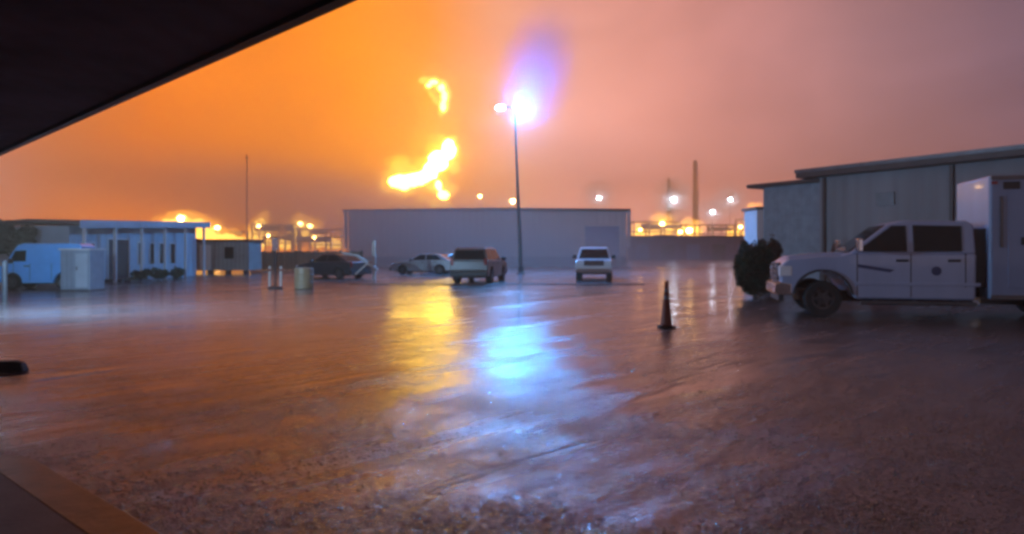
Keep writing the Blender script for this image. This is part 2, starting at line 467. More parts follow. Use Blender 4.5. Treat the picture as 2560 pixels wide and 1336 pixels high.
# middle warehouse
Yw = 100.0
wx0, wx1 = at(872, 0, Yw).x, at(1566, 0, Yw).x
wh = at(0, 528, Yw).z
wb = empty('warehouse', ((wx0 + wx1) / 2, Yw, 0), 0, 'long flat roofed metal warehouse across the yard behind the lamp pole', 'building')
hw = (wx1 - wx0) / 2
bm = BM(); box(bm, -hw, hw, 0, 26, 0, wh); obj('wall', bm, M['metal_wall'], wb)
bm = BM(); extr(bm, [(-hw - 0.9, -0.5, wh + 0.003), (hw + 0.5, -0.5, wh + 0.003), (hw + 0.5, -0.5, wh + 0.3), (0, -0.5, wh + 0.45), (-hw - 0.9, -0.5, wh + 0.2)], (0, 27, 0)); obj('roof', bm, M['trim_dark'], wb)
for sx in (-hw - 0.35, hw + 0.3):
    bm = BM(); box(bm, sx - 0.22, sx + 0.22, -0.42, 0.0, 2.2, wh - 0.3); box(bm, sx - 0.3, sx + 0.3, -0.46, -0.0, wh - 0.29, wh - 0.01)
    obj('downpipe', bm, M['trim_pale'], wb)
dx = at(1505, 0, Yw).x - (wx0 + wx1) / 2
bm = BM(); box(bm, dx - 2.4, dx + 2.4, -0.06, 0.02, 0, 5.2); rd = obj('roller_door', bm, M['door_blue'], wb)
bm = BM()
for a in (-2.6, 2.42): box(bm, dx + a, dx + a + 0.18, -0.09, 0.01, 0, 5.4)
box(bm, dx - 2.42, dx + 2.42, -0.09, 0.01, 5.21, 5.4)
obj('frame', bm, M['trim_pale'], rd)
for px in (1010, 1150, 1265, 1380):
    xx = at(px, 0, Yw).x - (wx0 + wx1) / 2
    bm = BM(); box(bm, xx - 1.9, xx + 1.9, -0.05, 0.02, 0, 3.4); obj('door', bm, M['metal_wall'], wb)
bm = BM(); box(bm, -hw, hw, -0.07, 0.0, 0, 0.9)
obj('plinth', bm, M['trim_dark'], wb)

# left office (long wall faces the yard)
lx = -21.3; ly0, ly1 = 33.9, 47.5
lb = empty('site_office', (lx, ly0, 0), 0, 'low pale blue grey site office with porch posts and a dark doorway', 'building')
H0, H1 = 2.85, 3.35
bm = BM()
dep = 3.4; Lw = ly1 - ly0
pts = [(0, 0, 0), (0, Lw, 0), (0, Lw, H1), (0, 0, H0)]
prism(bm, pts, [Vector(p) for p in pts], [Vector((-dep, p[1], p[2])) for p in pts])
obj('wall', bm, M['blue_wall'], lb)
# roof with shallow ridge, overhanging the yard side
bm = BM()
prof = [(-dep - 0.3, -0.02), (-dep / 2, 0.12), (0.75, 0.02), (0.75, 0.2), (-dep / 2, 0.30), (-dep - 0.3, 0.14)]
prism(bm, prof, [Vector((x, -0.4, H0 + z + 0.02)) for x, z in prof], [Vector((x, Lw + 0.4, H1 + z + 0.02)) for x, z in prof])
obj('roof', bm, M['roof'], lb)
bm = BM()
pf = [(0.755, -0.12), (0.80, -0.12), (0.80, 0.26), (0.755, 0.26)]
prism(bm, pf, [Vector((x, -0.42, H0 + z)) for x, z in pf], [Vector((x, Lw + 0.42, H1 + z)) for x, z in pf])
obj('fascia', bm, M['blue_wall'], lb)
for i in range(6):
    y = 0.2 + i * (Lw - 0.4) / 5
    hh = H0 + (H1 - H0) * y / Lw
    bm = BM(); box(bm, 0.55, 0.68, y - 0.065, y + 0.065, 0, hh - 0.02); obj('post', bm, M['trim_pale'], lb)
ydoor = 0.0
def on_wall(px):   # where the line of sight meets the wall plane x = lx
    return lx / ((px - HX) / F) - ly0
for a, b_, z0, z1, mm, nm in ((270, 320, 0.02, 2.25, 'door_dark', 'door'), (205, 235, 0.95, 2.0, 'glass', 'window'), (345, 358, 0.9, 2.1, 'glass', 'window'), (374, 384, 0.9, 2.1, 'glass', 'window'), (398, 408, 0.9, 2.1, 'glass', 'window'), (425, 436, 0.9, 2.1, 'glass', 'window')):
    ya, yb = on_wall(a), on_wall(b_)
    bm = BM(); box(bm, -0.02, 0.025, ya, yb, z0, z1); dd = obj(nm, bm, M[mm], lb)
    bm = BM(); w = 0.09
    box(bm, 0.0, 0.045, ya - w, ya - 0.003, z0, z1 + w); box(bm, 0.0, 0.045, yb + 0.003, yb + w, z0, z1 + w); box(bm, 0.0, 0.045, ya, yb, z1 + 0.003, z1 + w)
    obj('frame', bm, M['trim_pale'], dd)
bm = BM(); box(bm, 0.0, 0.9, on_wall(262), on_wall(330), 0, 0.16); box(bm, 0.9, 1.25, on_wall(268), on_wall(322), 0, 0.08); obj('step', bm, M['concrete'], lb)

# pale locker shed between van and porch
Ys = 29.2
sb0 = at(207, 0, Ys)
sb = empty('locker_shed', (sb0.x, Ys, 0), 0, 'small pale box shed between the light blue van and the office porch', 'shed')
zt_ = at(0, 622, Ys).z
bm = BM(); box(bm, -0.60, 0.60, -0.5, 0.5, 0.06, zt_ - 0.06); obj('wall', bm, mat('shed_wall', (0.24, 0.28, 0.34), 0.5, var=0.12, wave=('X', 0.2, 0.01)), sb)
bm = BM(); box(bm, -0.66, 0.66, -0.56, 0.56, zt_ - 0.057, zt_); obj('roof', bm, M['trim_pale'], sb)
bm = BM(); box(bm, 0.02, 0.5, -0.525, -0.495, 0.15, zt_ - 0.2); dq = obj('door', bm, M['blue_wall'], sb)
bm = BM(); box(bm, 0.06, 0.1, -0.56, -0.526, 0.85, 1.0); obj('handle', bm, M['steel'], dq)
bm = BM(); box(bm, -0.62, 0.62, -0.52, 0.52, 0, 0.058); obj('base', bm, M['concrete'], sb)

# portable cabin beside it
Yc = 51.0
cx0, cx1 = at(467, 0, Yc).x, at(622, 0, Yc).x
ch = at(0, 600, Yc).z
cb = empty('portable_cabin', ((cx0 + cx1) / 2, Yc, 0), 0, 'small grey portable cabin with a dark red flat roof beside the office', 'cabin')
hc = (cx1 - cx0) / 2
bm = BM(); box(bm, -hc, hc, 0, 2.6, 0.25, ch - 0.15); obj('wall', bm, mat('cabin_wall', (0.30, 0.29, 0.28), 0.6, var=0.2, vscale=1.2, wave=('X', 0.3, 0.02)), cb)
bm = BM(); box(bm, -hc - 0.15, hc + 0.15, -0.15, 2.75, ch - 0.148, ch + 0.04); obj('roof', bm, mat('cabin_roof', (0.14, 0.04, 0.035), 0.5, var=0.2), cb)
bm = BM(); box(bm, 0.5, 1.15, -0.03, 0.02, 1.1, 1.95); wn = obj('window', bm, M['glass'], cb)
bm = BM(); box(bm, -1.3, -0.5, -0.03, 0.02, 0.28, 2.1); obj('door', bm, M['trim_pale'], cb)
for i in range(4):
    x = -hc + 0.3 + i * (2 * hc - 0.6) / 3
    bm = BM(); box(bm, x - 0.15, x + 0.15, 0.1, 0.5, 0, 0.247); obj('support_block', bm, M['concrete'], cb)

# right-hand building: high shed and its lower lean-to
def rb_frame(A, B):
    d = (B - A); d.z = 0; d.normalize()
    nrm = Vector((d.y, -d.x, 0))
    mt = Matrix.Identity(4); mt.col[0][:3] = d; mt.col[1][:3] = -nrm; mt.col[2][:3] = (0, 0, 1)
    return d, mt
A = Vector((16.6 + 3.9 * 1.2, 22.9 - 6.3 * 1.2, 0)); B = Vector((12.72, 29.15, 0))
d, FR = rb_frame(B, A)   # x runs from far corner B to near A; +y into the building
rz = math.atan2(d.y, d.x)
Rb = empty('metal_shed', B, rz, 'tall grey metal shed with dark overhanging eaves behind the white truck', 'building')
Lr = (A - B).length
# check which side is inside: normal pointing away from the camera
iny = 1 if (Matrix.Rotation(rz, 4, 'Z') @ Vector((0, 1, 0))).dot(Vector((1, 0.6, 0))) > 0 else -1
def yb_(a, b_): return (a, b_) if iny > 0 else (-b_, -a)
hr = EYE + 185 / F * 29.15
y0, y1 = yb_(0, 14)
bm = BM(); box(bm, 0, Lr, y0, y1, 0, hr); obj('wall', bm, M['grey_wall'], Rb)
y0, y1 = yb_(-0.55, 14.5)
bm = BM(); box(bm, -0.75, Lr + 0.4, y0, y1, hr + 0.003, hr + 0.30)
obj('roof', bm, M['trim_dark'], Rb, bevel=0.03)
y0, y1 = yb_(-0.60, -0.553)
bm = BM(); box(bm, -0.76, Lr + 0.4, y0, y1, hr + 0.22, hr + 0.36); obj('gutter', bm, M['steel'], Rb)
y0, y1 = yb_(-0.012, 0.0)
bm = BM(); box(bm, 0, Lr, y0, y1, 0, 0.9); obj('plinth', bm, M['concrete'], Rb)
for xx in (0.25, 5.2, Lr - 1.2):
    yq, yr = yb_(-0.11, -0.003)
    bm = BM(); box(bm, xx - 0.06, xx + 0.06, yq, yr, 0.2, hr - 0.02); obj('downpipe', bm, M['trim_dark'], Rb)
for xx in (2.8, 6.8):
    yq, yr = yb_(-0.06, 0.02)
    bm = BM(); box(bm, xx - 0.35, xx + 0.35, yq, yr, hr - 1.3, hr - 0.8); obj('vent', bm, M['steel'], Rb)
yA, yB = yb_(-0.04, 0.02)
bm = BM(); box(bm, 6.2, 8.0, yA, yB, 0.0, 2.3); dr = obj('door', bm, M['door_dark'], Rb)
# lean-to continuing past the far corner
hl = EYE + 163 / F * 31.3
ll = 3.0
d2 = Vector((-0.62, 1.0, 0)).normalized()
Lt = empty('lean_to', B + Vector((0, 0, 0)), rz, 'lower lean to annex at the far end of the grey shed', 'building')
y0, y1 = yb_(0.25, 9)
bm = BM(); box(bm, -ll, -0.003, y0, y1, 0, hl); obj('wall', bm, mat('lean_wall', (0.22, 0.25, 0.29), 0.6, var=0.2, wave=('X', 0.4, 0.02)), Lt)
y0, y1 = yb_(-0.05, 9.3)
bm = BM(); box(bm, -ll - 0.7, -0.003, y0, y1, hl + 0.003, hl + 0.17); obj('roof', bm, M['trim_dark'], Lt, bevel=0.02)
# pale block standing further back at the corner
bk = at(1921, 0, 46.0)
pb = empty('switch_house', (bk.x, 46.0, 0), 0, 'small pale plastered block seen at the far corner of the lean to', 'building')
bm = BM(); box(bm, -0.75, 0.9, 0, 2.5, 0, at(0, 524, 46).z); obj('wall', bm, M['trim_pale'], pb)
bm = BM(); box(bm, -0.9, 1.05, -0.15, 2.65, at(0, 524, 46).z + 0.003, at(0, 517, 46).z); obj('roof', bm, M['roof'], pb)

# far purple shed / boundary on the right, and brown fence left of the warehouse
Yp = 150
px0, px1 = at(1570, 0, Yp).x, at(1960, 0, Yp).x
zp = at(0, 590, Yp).z
fs = empty('storage_shed', ((px0 + px1) / 2, Yp, 0), 0, 'very long low purple grey storage shed in front of the refinery lights', 'building')
hh = (px1 - px0) / 2
bm = BM(); box(bm, -hh, hh, 0, 10, 0, zp - 0.3); obj('wall', bm, M['purple_wall'], fs)
bm = BM(); box(bm, -hh - 0.3, hh + 0.3, -0.4, 10.4, zp - 0.297, zp); obj('roof', bm, M['trim_dark'], fs)
for k in range(6):
    xx = -hh + 3 + k * (2 * hh - 6) / 5
    bm = BM(); box(bm, xx - 1.4, xx + 1.4, -0.05, 0.02, 0, 3.2); obj('door', bm, M['steel'] if k % 2 else M['door_blue'], fs)
Yf = 62
fx0, fx1 = at(628, 0, Yf).x, at(905, 0, Yf).x
fz = at(0, 629, Yf).z
fe = empty('board_fence', (fx0, Yf, 0), 0, 'low brown board fence under the orange glow left of the warehouse', 'fence')
bm = BM()
nb = 40; wpl = (fx1 - fx0) / nb
for i in range(nb):
    box(bm, i * wpl + 0.01, (i + 1) * wpl - 0.01, -0.02 - 0.01 * (i % 2), 0.02, 0.03, fz + random.uniform(-0.05, 0.05))
obj('board_panel', bm, M['fence_brown'], fe)
for i in range(6):
    x = i * (fx1 - fx0) / 5
    bm = BM(); box(bm, x - 0.06, x + 0.06, 0.03, 0.15, 0, fz + 0.12); obj('post', bm, M['bark'], fe)

# ------------------------------------------------------------------ vehicles
def wheel(parent, x, y, r, w, side):
    mt = Matrix.Translation((0, 0, 0)) @ Matrix.Rotation(PI / 2, 4, 'X')
    bm = BM()
    lathe(bm, [(r * 0.58, -w / 2 * 0.8), (r * 0.62, -w / 2), (r * 0.93, -w / 2), (r, -w / 2 * 0.72), (r, w / 2 * 0.72), (r * 0.93, w / 2), (r * 0.62, w / 2), (r * 0.58, w / 2 * 0.8)], 28, mt)
    wo_ = obj('wheel', bm, M['rubber'], parent, loc=(x, y, r))
    bm = BM()
    yo = side * w / 2
    R2 = Matrix.Rotation(PI / 2, 4, 'X')
    lathe(bm, [(r * 0.60, -0.02), (r * 0.60, 0.02), (r * 0.52, 0.012), (r * 0.50, -0.012), (r * 0.15, -0.004), (r * 0.13, 0.03), (0.01, 0.035)], 24, Matrix.Translation((0, yo * 0.86, 0)) @ (R2 if side < 0 else R2 @ Matrix.Rotation(PI, 4, 'X')))
    for k in range(6):
        a = k * PI / 3
        box(bm, r * 0.12, r * 0.54, -0.015, 0.015, -r * 0.07, r * 0.07, Matrix.Translation((0, yo * 0.93, 0)) @ Matrix.Rotation(a, 4, 'Y'))
    obj('rim', bm, M['rim_metal'], wo_)
    return wo_

def arch(xc, r, zb, n=8):
    """points of a wheel arch, from front (larger x) to rear"""
    a0 = math.asin(max(-0.9, min(0.9, (zb - 0.0) / r)))
    return xc, r
def arch_pts(xc, zc, r, zb, n=9):
    a0 = math.asin((zb - zc) / r) if abs(zb - zc) < r else 0
    return [(xc + r * math.cos(a0 + (PI - 2 * a0) * k / (n - 1)), zc + r * math.sin(a0 + (PI - 2 * a0) * k / (n - 1))) for k in range(n)]

def vehicle(name, spec, loc, rz, label, cat, group=None):
    """x forward, y left, z up; origin between the axles' outline on the ground"""
    r = empty(name, loc, rz, label, cat, group)
    hw = spec['w'] / 2; wr = spec['wr']; zb = spec['zb']
    paint = spec['paint']
    xf, xr_ = spec['axles']
    low = [(spec['xf'], zb)] + []
    prof = []
    # underside from front to back with arches
    prof.append((spec['xf'] - 0.05, zb + 0.08))
    prof += arch_pts(xf, wr, wr * 1.22, zb)
    prof += arch_pts(xr_, wr, wr * 1.22, zb)
    prof.append((spec['xb'] + 0.05, zb + 0.08))
    prof += spec['top']            # from the rear over the top to the front
    bm = BM(); side_prism(bm, prof, -hw, hw)
    obj('body', bm, paint, r, bevel=0.045, seg=3)
    # dark inner fill of the wheel wells + chassis
    bm = BM(); box(bm, spec['xb'] + 0.3, spec['xf'] - 0.3, -hw + 0.22, hw - 0.22, zb - 0.06, zb + 0.5); obj('chassis', bm, M['black_plastic'], r)
    if 'cabin' in spec:
        c = spec['cabin']; z0, z1 = c['z']; wt = hw - c['tuck']; wb_ = hw - 0.03
        bm = BM(); side_prism(bm, c['prof'], -wb_, wb_, -wt, wt, (z0, z1)); obj('cabin', bm, paint, r, bevel=0.05, seg=3)
        def ys(z): return wb_ + (wt - wb_) * (z - z0) / (z1 - z0)
        for win in c['windows']:
            for s in (-1, 1):
                bm = BM(); pts = [(x, s * (ys(z) - 0.012), z) for x, z in win]
                prism(bm, pts, [Vector(p) for p in pts], [Vector((p[0], s * (ys(p[2]) + 0.006), p[2])) for p in pts]); obj('window', bm, M['glass'], r)
        for nm, seg_ in (('windscreen', c['front']), ('rear_window', c.get('rear'))):
            if not seg_: continue
            (xa, za), (xb, zb2) = seg_
            dv = Vector((xb - xa, 0, zb2 - za)); nn = Vector((dv.z, 0, -dv.x)).normalized()
            if nm == 'rear_window': nn = -nn if nn.x > 0 else nn
            elif nn.x < 0: nn = -nn
            q = []
            for t_, zz in ((0.07, za), (0.93, zb2)):
                p = Vector((xa, 0, za)) + dv * t_
                q.append((p, ys(p.z) - 0.10))
            pts = [q[0][0] + Vector((0, -q[0][1], 0)), q[0][0] + Vector((0, q[0][1], 0)), q[1][0] + Vector((0, q[1][1], 0)), q[1][0] + Vector((0, -q[1][1], 0))]
            bm = BM(); prism(bm, pts, [p - nn * 0.01 for p in pts], [p + nn * 0.008 for p in pts]); obj(nm, bm, M['glass'], r)
    for x in (xf, xr_):
        for s in (-1, 1):
            wheel(r, x, s * (hw - 0.13), wr, 0.25 if wr < 0.38 else 0.28, s)
    hz = spec['hz']
    for s in (-1, 1):
        bm = BM(); box(bm, spec['xf'] - 0.09, spec['xf'] + 0.012, s * (hw - 0.24) - 0.17, s * (hw - 0.24) + 0.17, hz - 0.1, hz + 0.1); obj('headlight', bm, M['lens'], r, bevel=0.02)
        tz = spec.get('tz', hz + 0.1)
        bm = BM(); box(bm, spec['xb'] - 0.012, spec['xb'] + 0.08, s * (hw - 0.12) - 0.08, s * (hw - 0.12) + 0.08, tz - 0.16, tz + 0.16); obj('tail_light', bm, M['red_lens'], r)
    bm = BM(); box(bm, spec['xf'] - 0.06, spec['xf'] + 0.02, -hw + 0.45, hw - 0.45, hz - 0.16, hz + 0.12)
    g = obj('grille', bm, M['black_plastic'], r)
    bm = BM()
    for k in range(3): box(bm, spec['xf'] + 0.02, spec['xf'] + 0.035, -hw + 0.47, hw - 0.47, hz - 0.12 + k * 0.09, hz - 0.09 + k * 0.09)
    obj('grille_bar', bm, M['chrome'], g)
    for nm, xx, s in (('bumper', spec['xf'], 1), ('bumper', spec['xb'], -1)):
        bm = BM(); box(bm, min(xx - s * 0.1, xx + s * 0.09), max(xx - s * 0.1, xx + s * 0.09), -hw + 0.02, hw - 0.02, zb + 0.02, zb + 0.26); obj(nm, bm, M[spec.get('bumper', 'black_plastic')], r, bevel=0.03)
    mx, mz = spec['mirror']
    for s in (-1, 1):
        bm = BM(); box(bm, mx - 0.06, mx + 0.06, min(s * hw, s * (hw + 0.24)), max(s * hw, s * (hw + 0.24)), mz - 0.08, mz + 0.12); obj('mirror', bm, M[spec.get('mirror_mat', 'black_plastic')], r, bevel=0.03)
    for hx, hz_ in spec.get('handles', []):
        for s in (-1, 1):
            bm = BM(); box(bm, hx - 0.1, hx + 0.1, min(s * (hw - 0.01), s * (hw + 0.035)), max(s * (hw - 0.01), s * (hw + 0.035)), hz_ - 0.022, hz_ + 0.022); obj('door_handle', bm, M['black_plastic'], r)
    for sx in spec.get('seams', []):
        for s in (-1, 1):
            bm = BM(); box(bm, sx[0] - 0.008, sx[0] + 0.008, min(s * (hw - 0.01), s * (hw + 0.003)), max(s * (hw - 0.01), s * (hw + 0.003)), sx[1], sx[2]); obj('door_seam', bm, M['black_plastic'], r)
    return r

# white crew-cab truck with a box body (foreground right). x forward; front bumper at x = 0
TR = dict(w=2.02, wr=0.43, zb=0.46, xf=-0.02, xb=-4.62, axles=(-1.02, -5.6), paint=M['truck_paint'])
def build_truck(loc, rz):
    r = empty('service_truck', loc, rz, 'white crew cab truck with a tall box body parked at the right', 'truck')
    hw = 1.01; wr = 0.44
    # cab body below the windows
    prof = [(-0.04, 0.55)] + arch_pts(-1.0, 0.46, 0.66, 0.55, 11) + [(-1.75, 0.44), (-4.36, 0.44), (-4.38, 1.56), (-1.62, 1.58), (-1.45, 1.52), (-0.9, 1.50), (-0.22, 1.43), (-0.05, 1.30), (0.0, 1.05)]
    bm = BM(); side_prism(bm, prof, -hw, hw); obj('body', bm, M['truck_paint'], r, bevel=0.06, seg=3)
    # raised bonnet centre
    bm = BM(); side_prism(bm, [(-0.15, 1.42), (-1.62, 1.5), (-1.58, 1.60), (-0.95, 1.565), (-0.28, 1.49)], -0.66, 0.66, -0.6, 0.6, (1.42, 1.6)); obj('bonnet', bm, M['truck_paint'], r, bevel=0.03)
    # greenhouse
    z0, z1 = 1.55, 2.34; wb_, wt = hw - 0.02, hw - 0.17
    cp = [(-1.58, 1.55), (-4.37, 1.55), (-4.36, 2.24), (-4.22, 2.34), (-2.80, 2.36), (-2.48, 2.27)]
    bm = BM(); side_prism(bm, cp, -wb_, wb_, -wt, wt, (z0, z1)); obj('cabin', bm, M['truck_paint'], r, bevel=0.05, seg=3)
    def ys(z): return wb_ + (wt - wb_) * (z - z0) / (z1 - z0)
    for win in ([(-1.80, 1.62), (-2.88, 1.62), (-2.88, 2.22), (-2.58, 2.22)], [(-3.06, 1.62), (-4.06, 1.62), (-4.08, 2.20), (-3.06, 2.23)]):
        for s in (-1, 1):
            pts = [(x, s * (ys(z) - 0.012), z) for x, z in win]
            bm = BM(); prism(bm, pts, [Vector(p) for p in pts], [Vector((p[0], s * (ys(p[2]) + 0.006), p[2])) for p in pts]); w_ = obj('window', bm, M['glass'], r)
            bm = BM(); n_ = len(win)
            cx_ = sum(p[0] for p in win) / n_; cz_ = sum(p[1] for p in win) / n_
            for i in range(n_):
                a = win[i]; b_ = win[(i + 1) % n_]
                pa = Vector((a[0] + (a[0] - cx_) * 0.02, s * (ys(a[1]) + 0.004), a[1] + (a[1] - cz_) * 0.03)); pb = Vector((b_[0] + (b_[0] - cx_) * 0.02, s * (ys(b_[1]) + 0.004), b_[1] + (b_[1] - cz_) * 0.03))
                tube(bm, pa, pb, 0.012, n=6)
            obj('window_trim', bm, M['black_plastic'], w_)
    pa, pb = Vector((-1.60, 0, 1.58)), Vector((-2.47, 0, 2.25))
    nn = Vector((0.6, 0, 0.8)).normalized()
    pts = [pa + Vector((0, -0.90, 0)), pa + Vector((0, 0.90, 0)), pb + Vector((0, 0.76, 0)), pb + Vector((0, -0.76, 0))]
    bm = BM(); prism(bm, pts, [p - nn * 0.03 for p in pts], [p + nn * 0.02 for p in pts]); obj('windscreen', bm, M['glass'], r)
    # front end
    for s in (-1, 1):
        bm = BM(); box(bm, -0.30, 0.02, s * 0.86 - 0.16, s * 0.86 + 0.16, 0.98, 1.26); obj('headlight', bm, M['lens'], r, bevel=0.04)
        bm = BM(); box(bm, 0.10, 0.13, s * 0.8 - 0.07, s * 0.8 + 0.07, 0.58, 0.68); obj('fog_light', bm, M['lens'], r)
    bm = BM(); box(bm, -0.06, 0.03, -0.66, 0.66, 0.86, 1.32); g = obj('grille', bm, M['black_plastic'], r)
    bm = BM()
    for k in range(3): box(bm, 0.03, 0.055, -0.64, 0.64, 0.93 + k * 0.14, 0.98 + k * 0.14)
    box(bm, 0.03, 0.06, -0.05, 0.05, 0.88, 1.30)
    obj('grille_bar', bm, M['chrome'], g)
    bm = BM(); side_prism(bm, [(-0.28, 0.52), (0.10, 0.52), (0.13, 0.62), (0.11, 0.80), (-0.02, 0.84), (-0.28, 0.80)], -1.02, 1.02); obj('bumper', bm, M['chrome'], r, bevel=0.03)
    bm = BM(); box(bm, -0.1, 0.02, -0.85, 0.85, 0.36, 0.515); obj('air_dam', bm, M['black_plastic'], r)
    # arch lips
    for s in (-1, 1):
        ap = arch_pts(-1.0, 0.46, 0.66, 0.55, 13); ap2 = arch_pts(-1.0, 0.46, 0.71, 0.55, 13)
        bm = BM()
        ring = ap + list(reversed(ap2))
        prism(bm, ring, [Vector((x, s * (hw - 0.03), z)) for x, z in ring], [Vector((x, s * (hw + 0.03), z)) for x, z in ring]); obj('wheel_arch', bm, M['black_plastic'], r)
        # seams, handles, cladding, step
        for sx, za, zb_ in ((-1.78, 0.5, 1.56), (-2.97, 0.5, 2.28), (-4.14, 0.75, 1.56)):
            bm = BM(); y = hw
            if zb_ > 1.6:
                prism(bm, [0], [Vector((sx - 0.01, s * (y - 0.02), za)), Vector((sx + 0.01, s * (y - 0.02), za)), Vector((sx + 0.01, s * (y - 0.02), 1.55)), Vector((sx - 0.01, s * (y - 0.02), 1.55))],
                      [Vector((sx - 0.01, s * (y + 0.003), za)), Vector((sx + 0.01, s * (y + 0.003), za)), Vector((sx + 0.01, s * (y + 0.003), 1.55)), Vector((sx - 0.01, s * (y + 0.003), 1.55))])
            else:
                box(bm, sx - 0.01, sx + 0.01, min(s * (y - 0.02), s * (y + 0.003)), max(s * (y - 0.02), s * (y + 0.003)), za, zb_)
            obj('door_seam', bm, M['black_plastic'], r)
        for hx in (-2.78, -3.9):
            bm = BM(); box(bm, hx - 0.13, hx + 0.13, min(s * (hw - 0.01), s * (hw + 0.045)), max(s * (hw - 0.01), s * (hw + 0.045)), 1.36, 1.42)
            obj('door_handle', bm, M['black_plastic'], r, bevel=0.01)
        bm = BM(); box(bm, -4.45, -1.75, min(s * (hw - 0.01), s * (hw + 0.02)), max(s * (hw - 0.01), s * (hw + 0.02)), 0.78, 0.86); obj('side_moulding', bm, M['truck_paint'], r, bevel=0.008)
        bm = BM(); tube(bm, (-1.85, s * (hw + 0.03), 0.36), (-4.35, s * (hw + 0.03), 0.36), 0.05, n=10)
        for xx in (-2.2, -3.1, -4.0): box(bm, xx - 0.02, xx + 0.02, min(s * 0.7, s * (hw + 0.03)), max(s * 0.7, s * (hw + 0.03)), 0.36, 0.42)
        obj('side_step', bm, M['steel'], r)
        M.setdefault('decal', mat('decal', (0.03, 0.05, 0.14), 0.4, var=0.1))
        st_ = [(-1.80, 1.30), (-2.62, 1.16), (-2.50, 1.10), (-1.80, 1.22)]
        bm = BM(); prism(bm, st_, [Vector((x, s * (hw - 0.01), z)) for x, z in st_], [Vector((x, s * (hw + 0.004), z)) for x, z in st_]); obj('stripe', bm, M['decal'], r)
        bm = BM(); tube(bm, (-3.52, s * (hw - 0.01), 1.14), (-3.52, s * (hw + 0.004), 1.14), 0.11, n=20); obj('door_emblem', bm, M['decal'], r)
        # tow mirror on two arms
        bm = BM(); box(bm, -1.84, -1.72, min(s * (hw + 0.12), s * (hw + 0.34)), max(s * (hw + 0.12), s * (hw + 0.34)), 1.60, 1.92); mi = obj('mirror', bm, M['chrome'], r, bevel=0.03)
        bm = BM()
        for zz in (1.66, 1.78): tube(bm, (-1.81, s * (hw - 0.1), zz), (-1.78, s * (hw + 0.14), zz), 0.018, n=6)
        obj('mirror_arm', bm, M['black_plastic'], mi)
    bm = BM(); box(bm, -4.45, -0.5, -0.55, 0.55, 0.36, 0.62); box(bm, -9.4, -4.4, -0.45, 0.45, 0.5, 0.72); obj('chassis', bm, M['black_plastic'], r)
    for s in (-1, 1):
        wheel(r, -1.0, s * (hw - 0.12), wr, 0.28, s)
        wheel(r, -6.35, s * (hw - 0.08), wr, 0.28, s)
        wheel(r, -6.35, s * (hw - 0.42), wr, 0.28, s)
    bm = BM(); tube(bm, (-3.6, -0.72, 0.40), (-4.4, -0.72, 0.40), 0.2, n=16); obj('fuel_tank', bm, M['steel'], r, bevel=0.02)
    # box body
    bx0, bx1, bz0, bz1, bw = -9.4, -4.62, 0.47, 3.40, 1.06
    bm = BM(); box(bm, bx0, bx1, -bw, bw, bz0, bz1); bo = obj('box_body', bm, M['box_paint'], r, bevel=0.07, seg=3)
    for zz in (bz0 + 0.02, bz1 - 0.12):
        for s in (-1, 1):
            bm = BM(); box(bm, bx0 + 0.05, bx1 - 0.03, min(s * bw, s * (bw + 0.02)), max(s * bw, s * (bw + 0.02)), zz, zz + 0.1)
            obj('edge_trim', bm, M['rim_metal'], bo)
    for xx in (-4.72, -5.95):
        for s in (-1, 1):
            bm = BM(); box(bm, xx - 0.06, xx + 0.06, min(s * bw, s * (bw + 0.025)), max(s * bw, s * (bw + 0.025)), bz1 - 0.22, bz1 - 0.15)
            obj('marker_lamp', bm, M['red_lens'], bo)
    for s in (-1, 1):
        def yy(a, b_): return (min(s * (bw + a), s * (bw + b_)), max(s * (bw + a), s * (bw + b_)))
        y0, y1 = yy(-0.01, 0.012)
        bm = BM(); box(bm, -5.9, -5.0, y0, y1, 0.75, 2.95); dp = obj('side_door', bm, M['box_paint'], bo, bevel=0.01)
        y0, y1 = yy(-0.01, 0.02)
        bm = BM(); box(bm, -5.25, -4.90, y0, y1, 3.06, 3.24); obj('marker_light', bm, M['glass'], bo, bevel=0.02)
        y0, y1 = yy(0.0, 0.05)
        bm = BM(); box(bm, -5.42, -5.26, y0, y1, 1.76, 1.94); obj('latch', bm, M['black_plastic'], bo, bevel=0.02)
        bm = BM(); box(bm, -7.9, -6.3, y0, y1 - 0.0 if s > 0 else y1, 2.2, 2.7) ; obj('locker_door', bm, M['box_paint'], bo, bevel=0.01)
        y0, y1 = yy(0.0, 0.03)
        bm = BM(); box(bm, -4.90, -4.83, y0, y1, 1.7, 2.9); obj('grab_rail', bm, M['rim_metal'], bo, bevel=0.01)
    bm = BM(); box(bm, -4.64, -4.36, -0.85, 0.85, 0.75, 2.15); obj('gap_shade', bm, M['black_plastic'], r)  # black block standing in for the shade between cab and box
    bm = BM(); box(bm, -5.9, -5.0, -bw - 0.06, -bw + 0.5, 0.26, 0.44); obj('tool_step', bm, M['steel'], r)
    return r
# near front corner on the ground below pixel x = 1936, about 17.6 m away; nose turned slightly away
yaw = math.radians(180 - 14)
T0 = at(1950, 0, 17.7)
side = Matrix.Rotation(yaw, 3, 'Z') @ Vector((0.0, 1.01, 0))      # near side is +y of the truck after the turn
if side.y > 0: side = -side
build_truck((T0.x - side.x, 17.7 - side.y, 0), yaw)

